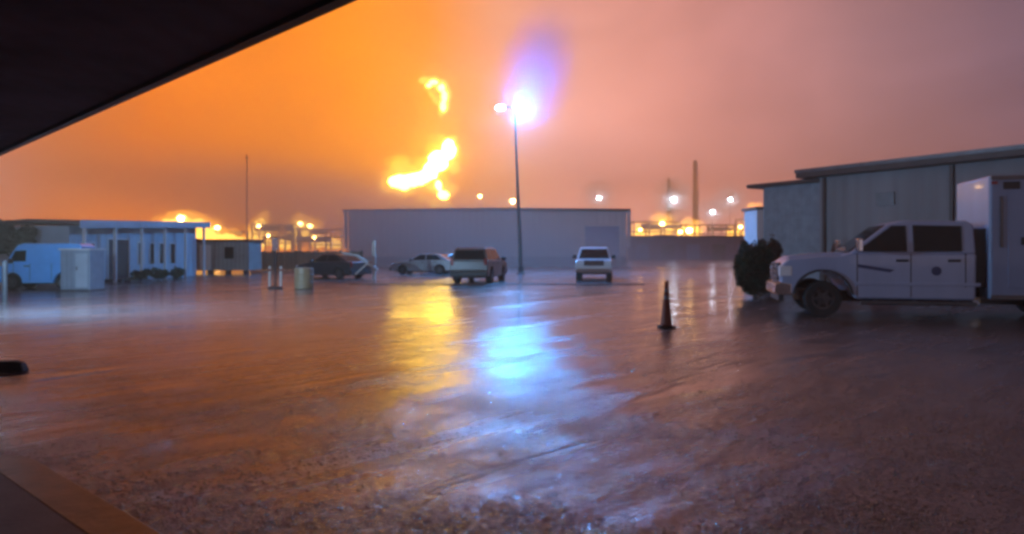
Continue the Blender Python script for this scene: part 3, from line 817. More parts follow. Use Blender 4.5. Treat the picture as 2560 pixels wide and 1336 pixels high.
CAR = dict(w=1.82, wr=0.33, zb=0.25, xf=2.25, xb=-2.25, axles=(1.38, -1.33), hz=0.68, tz=0.85,
           top=[(-2.25, 0.55), (-2.22, 0.98), (-1.7, 1.04), (0.9, 0.98), (1.9, 0.84), (2.22, 0.68), (2.25, 0.5)],
           mirror=(0.72, 1.02), handles=[(-0.1, 0.86), (-1.0, 0.88)], seams=[(0.85, 0.4, 0.95), (-0.25, 0.35, 1.0), (-1.15, 0.6, 1.0)],
           cabin=dict(z=(0.96, 1.46), tuck=0.24, prof=[(1.0, 0.95), (-1.95, 1.0), (-1.25, 1.40), (-0.85, 1.46), (0.05, 1.46), (0.25, 1.42)],
                      windows=[[(0.72, 1.02), (-0.28, 1.03), (-0.28, 1.40), (0.15, 1.39)], [(-0.36, 1.03), (-1.45, 1.05), (-1.05, 1.37), (-0.36, 1.40)]],
                      front=((1.0, 0.96), (0.25, 1.42)), rear=((-1.93, 1.01), (-1.25, 1.40))))
SUV = dict(w=1.96, wr=0.39, zb=0.34, xf=2.45, xb=-2.40, axles=(1.5, -1.45), hz=0.92, tz=1.1,
           top=[(-2.40, 0.7), (-2.38, 1.15), (-2.2, 1.18), (1.05, 1.14), (2.15, 1.06), (2.42, 0.92), (2.45, 0.6)],
           mirror=(0.88, 1.2), handles=[(-0.05, 1.02), (-1.1, 1.04)], seams=[(0.95, 0.5, 1.12), (-0.2, 0.45, 1.14), (-1.3, 0.75, 1.14)],
           cabin=dict(z=(1.12, 1.82), tuck=0.22, prof=[(1.15, 1.10), (-2.32, 1.14), (-2.15, 1.72), (-1.95, 1.82), (0.1, 1.82), (0.38, 1.74)],
                      windows=[[(0.85, 1.2), (-0.22, 1.2), (-0.22, 1.70), (0.28, 1.69)], [(-0.3, 1.2), (-1.25, 1.2), (-1.25, 1.70), (-0.3, 1.70)], [(-1.35, 1.2), (-2.1, 1.22), (-1.98, 1.68), (-1.35, 1.70)]],
                      front=((1.15, 1.12), (0.38, 1.74)), rear=((-2.31, 1.18), (-2.15, 1.70))))
PICK = dict(w=1.98, wr=0.41, zb=0.42, xf=2.9, xb=-2.85, axles=(1.9, -1.7), hz=1.0, tz=1.05, bumper='chrome',
            top=[(-2.85, 0.7), (-2.85, 1.22), (-0.75, 1.22), (1.35, 1.22), (2.6, 1.14), (2.88, 1.0), (2.9, 0.7)],
            mirror=(1.2, 1.3), handles=[(0.35, 1.1), (-0.55, 1.1)], seams=[(1.25, 0.55, 1.2), (0.15, 0.5, 1.2), (-0.8, 0.5, 1.2)],
            cabin=dict(z=(1.2, 1.88), tuck=0.2, prof=[(1.4, 1.18), (-0.95, 1.2), (-0.88, 1.82), (-0.7, 1.88), (0.35, 1.88), (0.62, 1.8)],
                       windows=[[(1.1, 1.27), (0.1, 1.27), (0.1, 1.76), (0.55, 1.75)], [(0.0, 1.27), (-0.8, 1.27), (-0.78, 1.74), (0.0, 1.76)]],
                       front=((1.4, 1.2), (0.62, 1.8)), rear=((-0.95, 1.24), (-0.89, 1.80))))
VAN = dict(w=1.85, wr=0.33, zb=0.28, xf=2.05, xb=-2.05, axles=(1.35, -1.2), hz=0.75, tz=1.0,
           top=[(-2.05, 0.6), (-2.03, 1.1), (-1.95, 1.12), (1.3, 1.12), (1.92, 1.0), (2.04, 0.85), (2.05, 0.5)],
           mirror=(1.3, 1.2), handles=[(0.6, 1.0)], seams=[(1.25, 0.45, 1.1), (0.45, 0.4, 1.1), (-0.6, 0.4, 1.1)],
           cabin=dict(z=(1.1, 1.96), tuck=0.14, prof=[(1.72, 1.08), (-2.02, 1.1), (-1.99, 1.87), (-1.85, 1.96), (0.85, 1.96), (1.15, 1.88)],
                      windows=[[(1.45, 1.2), (0.68, 1.2), (0.68, 1.66), (1.22, 1.64)]],
                      front=((1.72, 1.1), (1.15, 1.88)), rear=((-2.015, 1.25), (-1.995, 1.8))))

def squeeze(sp_in, k):
    d = dict(sp_in); fx = lambda q: [(x * k, z) for x, z in q]
    d['xf'] *= k; d['xb'] *= k; d['axles'] = tuple(a * k for a in d['axles']); d['top'] = fx(d['top'])
    d['mirror'] = (d['mirror'][0] * k, d['mirror'][1]); d['handles'] = fx(d['handles']); d['seams'] = [(x * k, a, b_) for x, a, b_ in d['seams']]
    c = dict(d['cabin']); c['prof'] = fx(c['prof']); c['windows'] = [fx(w_) for w_ in c['windows']]; c['front'] = tuple(fx(c['front'])); c['rear'] = tuple(fx(c['rear'])); d['cabin'] = c
    return d
def spec(base, **kw):
    s = dict(base); s.update(kw); return s
G = 'vehicles parked across the yard'
Yv = 30.5
vehicle('parked_van', squeeze(spec(VAN, paint=M['blue_paint'], w=1.6), 0.80), at(122, 0, Yv).xy.to_3d(), math.radians(180 + 8), 'bright light blue van with a sloping nose beside the site office', 'van', G)
p = gp(1197, 708); p.y += 1.4
vehicle('parked_suv', spec(SUV, paint=M['brown_paint']), p, math.radians(79), 'dark brown SUV in the middle of the row, standing on the wet apron', 'SUV', G)
p = gp(1498, 702); p.y += 2.4
vehicle('parked_pickup', spec(PICK, paint=M['white_paint']), p, math.radians(-97), 'white pickup facing the camera at the right end of the row', 'pickup', G)
p = gp(1062, 686); p.x = at(1062, 0, p.y).x
vehicle('parked_sedan', spec(CAR, paint=M['silver_paint']), p, math.radians(170), 'silver sedan parked left of the dark SUV', 'car', G)
p = Vector((at(1128, 0, 56).x, 56, 0))
vehicle('parked_sedan', spec(CAR, paint=M['silver_paint']), p, math.radians(200), 'silver sedan half hidden behind the dark SUV', 'car', G)
p = Vector((at(832, 0, 43).x, 43, 0))
vehicle('parked_sedan', spec(CAR, paint=M['dark_paint']), p, math.radians(150), 'low dark car in front of the brown fence', 'car', G)

# ------------------------------------------------------------------ street furniture
def floor_of(px, py): return gp(px, py)
# tall yard lamp
Yl = 51.0
lp = at(1302, 0, Yl); top = at(1287, 268, Yl)
yl = empty('yard_lamp', (lp.x, Yl, 0), 0, 'tall thin pole with two dazzling blue white lamp heads', 'lamp post')
dxp = top.x - lp.x
bm = BM(); pts_ = [(0, 0), (0.15, 0.32), (-0.15, 0.62), (dxp, 1.0)]
zt = top.z
prev = Vector((0, 0, 0.25))
for i, (ddx, fz_) in enumerate([(dxp * 0.2, 0.25), (dxp * 0.5, 0.5), (dxp * 0.78, 0.75), (dxp, 1.0)]):
    nx_ = Vector((ddx, 0, zt * fz_)); tube(bm, prev, nx_, 0.16 - 0.025 * i, 0.135 - 0.025 * i, 12); prev = nx_
obj('pole', bm, M['steel'], yl)
bm = BM(); lathe(bm, [(0.34, 0), (0.34, 0.06), (0.2, 0.08), (0.19, 0.5), (0.15, 0.55)], 16); obj('base', bm, M['concrete'], yl)
bm = BM(); tube(bm, (dxp - 1.15, 0, zt), (dxp + 0.75, 0, zt), 0.05, n=8); tube(bm, (dxp, 0, zt - 0.1), (dxp, 0, zt + 0.15), 0.09, n=8); obj('crossarm', bm, M['steel'], yl)
M['lamp_main'] = emit('lamp_blue_white', (0.04, 0.33, 1.0), 8500)
M['lamp_main2'] = emit('lamp_cyan', (0.10, 0.50, 1.0), 1600)
for hx, mm, sz in ((dxp - 1.05, 'lamp_main2', 0.26), (dxp + 0.25, 'lamp_main', 0.28), (dxp + 0.85, 'lamp_main2', 0.16)):
    bm = BM(); box(bm, hx - sz, hx + sz, -0.12, 0.16, zt + 0.02, zt + 0.16); hd = obj('lamp_head', bm, M['steel'], yl, bevel=0.02)
    bm = BM(); lathe(bm, [(sz * 0.3, -0.16), (sz * 0.75, -0.13), (sz * 0.95, -0.06), (sz * 0.95, 0.015)], 16, Matrix.Translation((hx, 0, zt)))
    obj('bulb', bm, M[mm], hd)

# left-edge post
g0 = gp(12, 760)
po = empty('bollard', g0, 0, 'dark steel bollard at the far left edge beside the blue van', 'bollard')
bm = BM(); lathe(bm, [(0.075, 0), (0.075, 1.28), (0.05, 1.33), (0.01, 1.34)], 14); obj('post', bm, M['steel'], po, smooth=False)
bm = BM(); lathe(bm, [(0.16, 0), (0.16, 0.02), (0.08, 0.03)], 14); obj('base', bm, M['steel'], po)

# sign post
g0 = gp(688, 722)
sp_ = empty('sign_post', g0, 0, 'thin dark post with a narrow red brown sign at its top', 'sign')
bm = BM(); tube(bm, (0, 0, 0), (0, 0, 1.95), 0.05, n=8); obj('post', bm, M['trim_dark'], sp_)
bm = BM(); box(bm, -0.12, 0.12, -0.035, -0.051, 1.66, 2.2); obj('sign_board', bm, M['sign_red'], sp_)
bm = BM(); lathe(bm, [(0.32, 0), (0.30, 0.07), (0.09, 0.12)], 16); obj('base', bm, M['black_plastic'], sp_)
for px, lab in ((674, 'pale short post just left of the thin sign post'), (702, 'pale short post just right of the thin sign post')):
    q = gp(px, 716); b_ = empty('bollard', q, 0, lab, 'bollard', 'pale posts by the sign')
    bm = BM(); lathe(bm, [(0.06, 0), (0.06, 0.88), (0.04, 0.93), (0.01, 0.94)], 12); obj('post', bm, M['pale_post'], b_)
    bm = BM(); lathe(bm, [(0.062, 0.7), (0.066, 0.7), (0.066, 0.8), (0.062, 0.8)], 12, cap=False); obj('band', bm, M['sign_red'], b_)
# drum
q = gp(760, 722)
dr_ = empty('drum', q, 0.3, 'squat pale yellow drum standing right of the sign post', 'drum')
bm = BM(); lathe(bm, [(0.36, 0), (0.40, 0.03), (0.40, 0.27), (0.425, 0.30), (0.40, 0.33), (0.40, 0.58), (0.425, 0.61), (0.40, 0.64), (0.40, 0.86), (0.38, 0.89)], 28); obj('body', bm, M['drum_yellow'], dr_)
bm = BM(); lathe(bm, [(0.345, 0.893), (0.345, 0.905)], 24); obj('lid', bm, M['pale_post'], dr_)
# gate barrier: pale upright and raking arm
Yg = 40.5
q = at(935, 0, Yg)
gt = empty('barrier_gate', (q.x, Yg, 0), 0, 'pale barrier with an upright post and a raking arm', 'barrier')
bm = BM(); box(bm, -0.09, 0.09, -0.09, 0.09, 0, at(0, 602, Yg).z); obj('post', bm, M['pale_post'], gt)
bm = BM()
a1 = at(855, 633, Yg); a2 = at(895, 640, Yg); a3 = at(945, 676, Yg)
for p_, r_ in (((a1, a2), 0.07), ((a2, a3), 0.09)):
    tube(bm, p_[0] - Vector((q.x, Yg, 0)) + Vector((0, -0.16, 0)), p_[1] - Vector((q.x, Yg, 0)) + Vector((0, -0.16, 0)), r_, n=8)
obj('arm', bm, M['pale_post'], gt)
a4 = at(890, 686, Yg)
bm = BM(); tube(bm, a4 - Vector((q.x, Yg, 0)) + Vector((0, -0.16, 0)), at(925, 655, Yg) - Vector((q.x, Yg, 0)) + Vector((0, -0.16, 0)), 0.05, n=8); obj('strut', bm, M['pale_post'], gt)

# slim traffic cone
q = gp(1666, 820)
tcn_ = empty('traffic_cone', q, 0, 'tall slim dark traffic cone alone on the wet gravel', 'traffic cone')
bm = BM(); lathe(bm, [(0.125, 0.045), (0.118, 0.10), (0.035, 0.93), (0.05, 0.95), (0.05, 0.98), (0.02, 1.0)], 24); obj('cone', bm, M['cone'], tcn_, smooth=True)
bm = BM(); box(bm, -0.17, 0.17, -0.17, 0.17, 0, 0.045); obj('base', bm, M['rubber'], tcn_, bevel=0.015)
for za, zb_ in ((0.60, 0.68), (0.76, 0.82)):
    ra = lambda z: 0.118 - (z - 0.1) * (0.083 / 0.83) + 0.003
    bm = BM(); lathe(bm, [(ra(za), za), (ra(zb_), zb_)], 24, cap=False); obj('band', bm, M['cone_band'], tcn_)
# wheel stop at the left edge
q = gp(-60, 932)
ws = empty('wheel_stop', q, math.radians(8), 'black rubber wheel stop poking in at the left edge', 'wheel stop')
bm = BM(); side_prism(bm, [(-0.9, 0), (-0.88, 0.12), (-0.8, 0.15), (0.50, 0.15), (0.58, 0.12), (0.62, 0)], -0.1, 0.1, -0.05, 0.05, (0, 0.15)); obj('block', bm, M['rubber'], ws, bevel=0.02)
bm = BM()
for x in (-0.5, 0.2): lathe(bm, [(0.03, 0.15), (0.03, 0.162), (0.01, 0.165)], 10, Matrix.Translation((x, 0, 0)))
obj('anchor_bolt', bm, M['steel'], ws)

# utility poles far left-centre
for px, py, Y, lab in ((617, 385, 190, 'tall thin utility pole rising from the orange haze by the cabin'),):
    b0 = at(px, py, Y)
    up = empty('utility_pole', (b0.x, Y, 0), 0, lab, 'utility pole')
    bm = BM(); tube(bm, (0, 0, 0), (0, 0, b0.z), 0.20, 0.12, 10); obj('pole', bm, M['bark'], up)
    bm = BM(); box(bm, -1.0, 1.0, -0.08, 0.02, b0.z - 1.1, b0.z - 0.95); obj('crossarm', bm, M['bark'], up)

# ------------------------------------------------------------------ planting
def leaves(bm, centre, rad, n, size, seed, squash=1.0):
    rnd = random.Random(seed)
    clumps = []
    for k in range(int(14)):
        v = Vector((rnd.gauss(0, 1), rnd.gauss(0, 1), rnd.gauss(0, 1))).normalized() * rnd.uniform(0.25, 0.78)
        clumps.append((Vector((v.x * rad[0], v.y * rad[1], v.z * rad[2])), rnd.uniform(0.28, 0.5)))
    for i in range(n):
        c, cr0 = rnd.choice(clumps)
        v = Vector((rnd.gauss(0, 1), rnd.gauss(0, 1), rnd.gauss(0, 1))).normalized() * (rnd.random() ** 0.4) * cr0
        p = Vector(centre) + c + Vector((v.x * rad[0], v.y * rad[1], v.z * rad[2]))
        a = Vector((rnd.gauss(0, 1), rnd.gauss(0, 1), rnd.gauss(0, 1))).normalized(); b_ = a.orthogonal().normalized()
        s = size * rnd.uniform(0.6, 1.4)
        vs_ = [bm.verts.new(p + a * s), bm.verts.new(p + b_ * s * 0.45), bm.verts.new(p - a * s), bm.verts.new(p - b_ * s * 0.45)]
        bm.faces.new(vs_)
def tree(name, loc, h, rad, n, size, m, seed, label, cat, cz):
    t = empty(name, loc, 0, label, cat)
    bm = BM(); tube(bm, (0, 0, 0), (0.05, 0, cz * 0.7), h * 0.045, h * 0.028, 10)
    rnd = random.Random(seed)
    for k in range(6):
        a = rnd.uniform(0, 2 * PI)
        tube(bm, (0.05, 0, cz * rnd.uniform(0.4, 0.7)), (rad[0] * 0.6 * math.cos(a), rad[1] * 0.6 * math.sin(a), cz + rad[2] * rnd.uniform(-0.2, 0.6)), h * 0.016, h * 0.006, 6)
    obj('trunk', bm, M['bark'], t)
    bm = BM(); leaves(bm, (0, 0, cz), rad, n, size, seed)
    if cat == 'shrub': leaves(bm, (0, 0, 0.42), (rad[0] * 0.95, rad[1], 0.45), n // 2, size, seed + 50); [leaves(bm, (rnd.uniform(-0.8, 0.8) * rad[0], rnd.uniform(-0.3, 0.3), cz + rnd.uniform(-0.2, 0.95) * rad[2]), (0.16, 0.16, 0.38), 260, size * 0.9, seed + 60 + q_) for q_ in range(12)]
    obj('crown', bm, m, t)
    return t
b0 = at(28, 0, 32.4)
tree('tree', (b0.x, 32.4, 0), 2.8, (1.45, 0.9, 0.95), 5600, 0.10, M['leaf_brown'], 3, 'dark brown bushy tree at the far left behind the blue van', 'tree', 2.25)
b0 = at(-60, 0, 48)
tree('tree', (b0.x, 48, 0), 3.6, (2.0, 1.8, 1.2), 4200, 0.14, M['leaf_brown'], 8, 'second dark tree cut off by the left edge of the view', 'tree', 2.2)
b0 = gp(1892, 745)
tree('shrub', (b0.x, b0.y + 0.2, 0), 2.0, (0.66, 0.5, 1.1), 8200, 0.07, M['leaf_green'], 5, 'dark overgrown shrub in front of the truck bumper', 'shrub', 0.98)
b0 = gp(1935, 742)
tree('shrub', (b0.x + 0.35, b0.y + 1.6, 0), 2.0, (0.75, 0.5, 0.95), 4200, 0.075, M['leaf_brown'], 6, 'brown leafless looking shrub against the lean to wall', 'shrub', 1.05)
for k, (px, lab) in enumerate(((352, 'low bush beneath the office windows nearest the doorway'), (395, 'low bush in the middle of the office wall'), (440, 'low bush at the far end of the office wall'))):
    yy_ = (lx + 1.3) / ((px - HX) / F)
    t = empty('bush', (lx + 1.3, yy_, 0), 0, lab, 'bush', 'bushes along the office')
    bm = BM(); leaves(bm, (0, 0, 0.35), (0.55, 0.8, 0.35), 900, 0.07, 20 + k); obj('crown', bm, M['leaf_green'], t)
    bm = BM()
    for a in range(4): tube(bm, (0, 0, 0), (0.2 * math.cos(a * 1.6), 0.3 * math.sin(a * 1.6), 0.4), 0.02, 0.01, 6)
    obj('stem', bm, M['bark'], t)

# ------------------------------------------------------------------ refinery: columns, lamps, fire
def column(px, py, Y, r, lab):
    b0 = at(px, py, Y); h = b0.z
    t = empty('distillation_column', (b0.x, Y, 0), 0, lab, 'column', 'refinery columns')
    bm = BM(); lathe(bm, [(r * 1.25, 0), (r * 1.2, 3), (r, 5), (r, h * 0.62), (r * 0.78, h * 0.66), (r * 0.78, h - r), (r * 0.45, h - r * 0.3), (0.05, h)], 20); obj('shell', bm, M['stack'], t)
    bm = BM()
    for k in range(4):
        zz = h * (0.3 + 0.18 * k); lathe(bm, [(r * 1.0, zz), (r * 1.5, zz), (r * 1.5, zz + 0.25), (r * 1.0, zz + 0.25)], 20, cap=False)
    obj('platform', bm, M['stack'], t)
    bm = BM(); tube(bm, (r * 1.3, 0, 0), (r * 1.3, 0, h * 0.95), 0.3, n=6); obj('riser_pipe', bm, M['stack'], t)
column(1738, 400, 860, 3.6, 'tallest hazy refinery column above the white glare')
column(1672, 445, 860, 2.8, 'thinner hazy column left of the tallest one')
# pipe rack / low process units
def unit(px0, px1, py, Y, lab):
    a = at(px0, 0, Y).x; b_ = at(px1, 0, Y).x; h = at(0, py, Y).z
    t = empty('process_unit', ((a + b_) / 2, Y, 0), 0, lab, 'process unit', 'refinery process units')
    w = (b_ - a) / 2
    bm = BM(); nc = max(3, int((b_ - a) / 5))
    for i in range(nc + 1):
        x = -w + i * 2 * w / nc
        for y in (0, 7): box(bm, x - 0.25, x + 0.25, y - 0.25, y + 0.25, 0, h)
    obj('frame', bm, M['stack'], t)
    bm = BM()
    for k in range(3):
        zz = h * (0.4 + 0.28 * k); box(bm, -w, w, -0.3, 7.3, zz, zz + 0.35)
    obj('deck', bm, M['stack'], t)
    bm = BM()
    rnd = random.Random(int(px0))
    for k in range(6):
        x = rnd.uniform(-w, w * 0.7); z = h * rnd.choice((0.43, 0.71)); tube(bm, (x, 1.5, z + 1.6), (min(w, x + rnd.uniform(3, 9)), 1.5, z + 1.6), rnd.uniform(0.6, 1.2), n=10)
    obj('vessel', bm, M['stack'], t)
unit(1585, 1700, 552, 260, 'open steel process unit lit orange right of the warehouse')
unit(1715, 1850, 560, 270, 'open steel process unit below the white glare')
unit(1855, 1960, 545, 255, 'open steel process unit beside the pale block')
unit(630, 730, 560, 240, 'open steel process unit above the board fence')
unit(735, 855, 572, 250, 'open steel process unit next to the warehouse corner')
unit(430, 600, 578, 230, 'open steel process unit behind the portable cabin')

M['lw'] = emit('lamp_white', (0.66, 0.82, 1.0), 120)
M['lo'] = emit('lamp_orange', (1.0, 0.52, 0.14), 40)
M['ly'] = emit('lamp_yellow', (1.0, 0.66, 0.22), 70)
bm = BM(); bmesh.ops.create_uvsphere(bm, u_segments=10, v_segments=6, radius=1.0)
bulb_me = bpy.data.meshes.new('bulb'); bm.to_mesh(bulb_me); bm.free()
def mast(px, py, Y, mk, r, lab, grp, head=True):
    b0 = at(px, py, Y)
    t = empty('floodlight_mast', (b0.x, Y, 0), 0, lab, 'floodlight', grp)
    bm = BM(); tube(bm, (0, 0, 0), (0, 0, b0.z), 0.22, 0.14, 8); obj('mast', bm, M['stack'], t)
    me = bulb_me.copy(); me.materials.append(M[mk])
    o = bpy.data.objects.new('bulb', me); COL.objects.link(o); o.parent = t; o.location = (0, -0.5, b0.z); o.scale = (r, r, r * 0.8)
    bm = BM(); box(bm, -r * 1.2, r * 1.2, -0.5 - r * 0.3, 0.1, b0.z + r * 0.82, b0.z + r * 0.82 + 0.2); obj('hood', bm, M['stack'], t)
GW = 'white floodlights over the refinery'; GO = 'orange refinery lamps'
mast(1497, 496, 240, 'lw', 0.5, 'hazy white floodlight above the right half of the warehouse roof', GW)
mast(1683, 500, 250, 'lw', 0.75, 'widest white floodlight, below the tallest column', GW)
mast(1780, 530, 250, 'lw', 0.5, 'white floodlight sitting lowest, between two brighter ones', GW)
mast(1825, 499, 245, 'lw', 0.5, 'white floodlight nearest the lean to roof', GW)
mast(1282, 504, 220, 'ly', 0.75, 'pale yellow floodlight at the warehouse roof just left of the lamp pole', GO)
mast(1200, 492, 260, 'lo', 0.75, 'dim orange lamp between the fire and the lamp pole', GO)
mast(455, 547, 150, 'ly', 0.7, 'yellow floodlight at the roof corner of the site office', GO)
mast(545, 570, 200, 'lo', 0.8, 'orange lamp over the portable cabin', GO)
mast(648, 566, 220, 'lo', 0.7, 'orange lamp right of the tall utility pole', GO)
mast(672, 590, 220, 'lo', 0.6, 'low orange lamp directly left of the sign post top', GO)
mast(752, 560, 225, 'lo', 0.8, 'orange lamp above the pale yellow drum', GO)
mast(776, 566, 230, 'lo', 0.8, 'orange lamp just right of the one above the drum', GO)
mast(787, 594, 225, 'lo', 0.6, 'lowest orange lamp left of the warehouse', GO)
mast(1655, 560, 235, 'lo', 0.85, 'orange lamp right of the warehouse end', GO)
mast(1600, 575, 235, 'lo', 0.6, 'small orange lamp touching the warehouse downpipe', GO)
mast(1722, 577, 235, 'ly', 0.95, 'brightest yellow lamp low over the purple shed', GO)
mast(1700, 580, 235, 'lo', 0.7, 'orange lamp just left of the brightest low yellow one', GO)
mast(1880, 579, 235, 'ly', 0.85, 'yellow lamp low beside the pale block', GO)
mast(1887, 548, 238, 'lo', 0.8, 'orange lamp higher up beside the pale block', GO)
mast(1850, 568, 240, 'lo', 0.6, 'small orange lamp left of the pair beside the pale block', GO)

# flames: glowing gas inside rough hulls around hot cores
def flame_mat(col, s):
    m = bpy.data.materials.new('flame_gas'); m.use_nodes = True
    t = m.node_tree; t.nodes.clear()
    e = N(t, 'ShaderNodeEmission'); e.inputs[0].default_value = (*col, 1); e.inputs[1].default_value = s
    o = N(t, 'ShaderNodeOutputMaterial'); t.links.new(e.outputs[0], o.inputs['Volume'])
    return m
def hull(name, blobs, Y, parent, m, amp, vox, seed):
    bm = BM()
    for px, py, rx, ry in blobs:
        c = at(px, py, Y) - Vector(parent.location)
        k = Y / F
        mt = Matrix.Translation(c) @ Matrix.Diagonal((rx * k, (rx + ry) / 2 * k, ry * k, 1))
        bmesh.ops.create_icosphere(bm, subdivisions=3, radius=1.0, matrix=mt)
    o = obj(name, bm, m, parent)
    rm = o.modifiers.new('Remesh', 'REMESH'); rm.mode = 'VOXEL'; rm.voxel_size = vox
    tx = bpy.data.textures.new('flame_noise', 'CLOUDS'); tx.noise_scale = 4.5; tx.noise_depth = 4
    dm = o.modifiers.new('Displace', 'DISPLACE'); dm.texture = tx; dm.strength = amp; dm.mid_level = 0.5; dm.texture_coords = 'GLOBAL'
    return o
Yfi = 350
M['gas'] = flame_mat((1.0, 0.60, 0.10), 0.09)
M['core'] = emit('flame_core', (1.0, 0.62, 0.05), 48)
M['core2'] = emit('flame_core_dim', (1.0, 0.62, 0.045), 30)
fb = at(1090, 0, Yfi)
f1 = empty('flame', (fb.x, Yfi, 0), 0, 'large ragged yellow white fire above the warehouse roof', 'fire')
hull('flame_gas', [(1010, 458, 44, 26), (1050, 448, 30, 24), (1082, 425, 30, 30), (1105, 398, 34, 34), (1122, 372, 26, 34), (1135, 352, 12, 18), (1096, 470, 26, 20), (1110, 490, 26, 16), (1105, 512, 30, 14), (1060, 500, 16, 10), (1138, 420, 12, 14), (990, 420, 16, 12), (1015, 405, 12, 8), (968, 462, 14, 20)], Yfi, f1, M['gas'], 6.5, 0.7, 1)
hull('flame_core', [(1003, 455, 30, 17), (1038, 450, 26, 16), (1075, 430, 20, 24), (1098, 403, 24, 26), (1122, 375, 18, 26), (1110, 489, 16, 10), (1062, 442, 20, 14), (1095, 465, 9, 12)], Yfi, f1, M['core'], 4.0, 0.6, 2)
hull('flame_glow', [(1012, 452, 62, 44), (1075, 430, 50, 50), (1110, 385, 46, 52), (1105, 478, 44, 30), (1000, 412, 36, 26)], Yfi, f1, flame_mat((1.0, 0.50, 0.05), 0.055), 9.0, 1.0, 5)
hull('flame_outer_glow', [(1040, 460, 110, 70), (1100, 380, 80, 90), (1095, 280, 60, 80), (1085, 225, 60, 60)], Yfi, f1, flame_mat((1.0, 0.50, 0.06), 0.008), 14.0, 1.5, 6)  # faint wide hull that puts the fire's soft glow into the air
f2 = empty('fireball', (fb.x, Yfi + 2, 0), 0, 'detached curl of yellow flame high above the main fire', 'fire')
ring = [(1062, 202, 14, 8), (1085, 204, 15, 10), (1103, 216, 13, 14), (1113, 238, 12, 17), (1110, 262, 10, 18), (1103, 280, 7, 11), (1070, 218, 8, 8), (1080, 238, 8, 8), (1092, 252, 9, 9)]
hull('flame_gas', [(a, b_, c * 1.45, d_ * 1.4) for a, b_, c, d_ in ring], Yfi, f2, flame_mat((1.0, 0.66, 0.14), 0.15), 1.4, 0.6, 3)
hull('flame_core', [(1084, 206, 12, 6), (1104, 220, 9, 10), (1111, 242, 8, 14), (1108, 266, 7, 13), (1072, 214, 7, 5)], Yfi, f2, M['core2'], 0.5, 0.4, 4)

M['core3'] = emit('flame_core_low', (1.0, 0.50, 0.08), 3.5)
gas_low = flame_mat((1.0, 0.42, 0.03), 0.2)
def low_fire(blobs, Y, lab, seed):
    fx = at(blobs[0][0], 0, Y); e = empty('fire', (fx.x, Y, 0), 0, lab, 'fire', 'low fires along the horizon')
    hull('flame_gas', [(a, b_, c * 1.5, d_ * 1.4) for a, b_, c, d_ in blobs], Y, e, gas_low, 5.5, 0.5, seed)
    hull('flame_core', [(a + c * q_, b_ + d_ * w_, c * 0.6, d_ * 0.6) for a, b_, c, d_ in blobs for q_, w_ in ((-0.5, 0.5), (0.1, 0.1), (0.6, 0.6))], Y, e, M['core3'], 4.5, 0.35, seed + 1)
low_fire([(452, 545, 24, 20), (415, 556, 26, 10), (485, 560, 26, 24), (520, 575, 28, 22), (560, 590, 26, 16), (600, 598, 16, 12)], 200, 'low orange fire spreading down from the office roof corner to the cabin', 11)
low_fire([(640, 585, 16, 34), (655, 560, 14, 24), (675, 590, 18, 22), (702, 602, 18, 16)], 260, 'low orange fire right of the portable cabin', 13)
low_fire([(750, 562, 22, 24), (775, 574, 20, 26), (792, 598, 18, 18), (733, 590, 18, 18), (825, 606, 22, 14)], 260, 'low orange fire just left of the warehouse', 15)
low_fire([(1605, 576, 26, 16), (1655, 562, 22, 24), (1690, 572, 24, 16), (1724, 570, 24, 20)], 300, 'low orange fire between the warehouse and the tallest column', 17)
low_fire([(1886, 548, 14, 34), (1876, 576, 24, 18), (1840, 578, 22, 12)], 300, 'low yellow fire rising beside the pale block', 19)

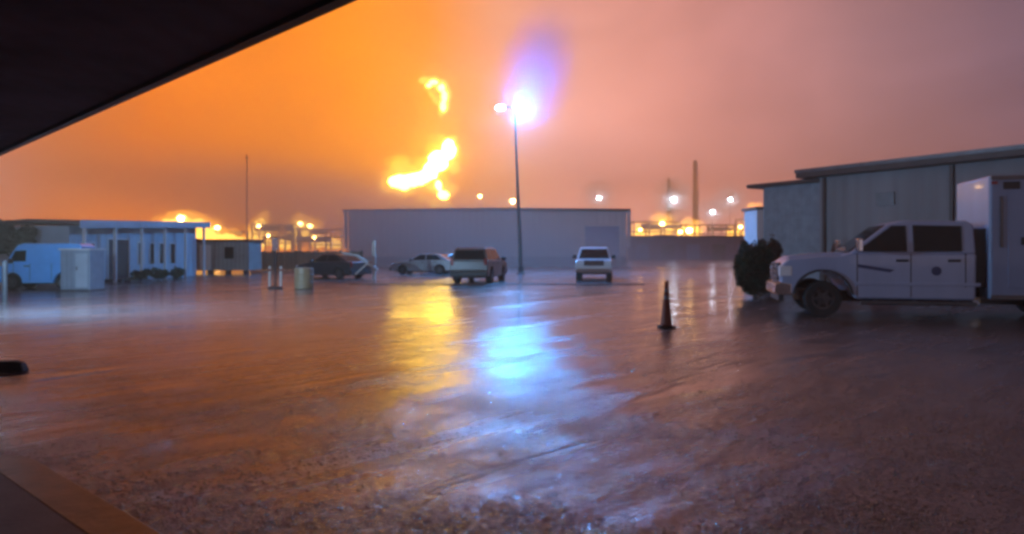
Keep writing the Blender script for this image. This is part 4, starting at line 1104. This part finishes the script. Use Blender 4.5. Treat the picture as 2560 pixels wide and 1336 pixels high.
# ------------------------------------------------------------------ air: mist added for lamp halos and a veil, thin haze over everything
def mist(loc, rad, dens, name, label, col=(0.95, 0.93, 0.93)):
    bm = BM(); bmesh.ops.create_icosphere(bm, subdivisions=3, radius=1.0)
    m = bpy.data.materials.new(name); m.use_nodes = True
    t = m.node_tree; t.nodes.clear(); l = t.links.new
    tcn = N(t, 'ShaderNodeTexCoord'); ln = N(t, 'ShaderNodeVectorMath', operation='LENGTH'); l(tcn.outputs['Object'], ln.inputs[0])
    mr = N(t, 'ShaderNodeMapRange', interpolation_type='SMOOTHSTEP'); mr.inputs['From Min'].default_value = 0.0; mr.inputs['From Max'].default_value = 1.0
    mr.inputs['To Min'].default_value = dens; mr.inputs['To Max'].default_value = 0.0
    l(ln.outputs['Value'], mr.inputs['Value'])
    v = N(t, 'ShaderNodeVolumePrincipled'); v.inputs['Color'].default_value = (*col, 1); v.inputs['Anisotropy'].default_value = 0.0
    l(mr.outputs['Result'], v.inputs['Density'])
    o = N(t, 'ShaderNodeOutputMaterial'); l(v.outputs[0], o.inputs['Volume'])
    ob = obj(name, bm, m); ob.location = loc; ob.scale = rad; ob.rotation_euler = (0, math.radians(12), 0)
    tag(ob, label, None, None, 'stuff')
mc = at(1335, 190, 51)
mist((mc.x, 51.0, mc.z), (5.2, 5.2, 8.0), 0.006, 'mist', 'mist added round the yard lamp to carry its blue halo')  # added so the lamp gets a visible halo
mc = at(1350, 160, 51.8); mist(mc, (3.4, 2.6, 5.4), 0.20, 'mist', None, (0.22, 0.42, 1.0))  # the lamp's blue halo is put into the colour of this puff
for px, py, Y, rx, rz_, de in ((1495, 490, 240, 8, 8, 0.08), (1684, 495, 250, 10, 10, 0.09), (1780, 528, 249, 8, 7, 0.08), (1825, 499, 244, 8, 8, 0.08), (1680, 560, 230, 15, 8, 0.03), (1875, 560, 236, 8, 8, 0.02), (1282, 495, 222, 7, 8, 0.02), (460, 545, 152, 6, 6, 0.02), (700, 570, 222, 18, 9, 0.02), (535, 560, 200, 9, 8, 0.02)):
    c = at(px, py, Y); mist(c, (rx, rx, rz_), de, 'mist', None)  # added around the far lamps to give them soft halos

m_ = mist((0, 79, 0.5), (62, 18, 9), 0.10, 'mist', None)  # low bank added to veil and lighten the warehouse front
HAZE = 0.0016
if HAZE:
    bm = BM(); box(bm, -905, 905, -65, 905, -1.0, 85)
    m = bpy.data.materials.new('haze'); m.use_nodes = True
    t = m.node_tree; t.nodes.clear()
    v = N(t, 'ShaderNodeVolumePrincipled'); v.inputs['Color'].default_value = (0.98, 0.80, 0.54, 1); v.inputs['Density'].default_value = HAZE; v.inputs['Anisotropy'].default_value = 0.35
    o = N(t, 'ShaderNodeOutputMaterial'); t.links.new(v.outputs[0], o.inputs['Volume'])
    hz_ = obj('haze', bm, m); tag(hz_, 'smoky wet night air over the whole yard', None, None, 'stuff')
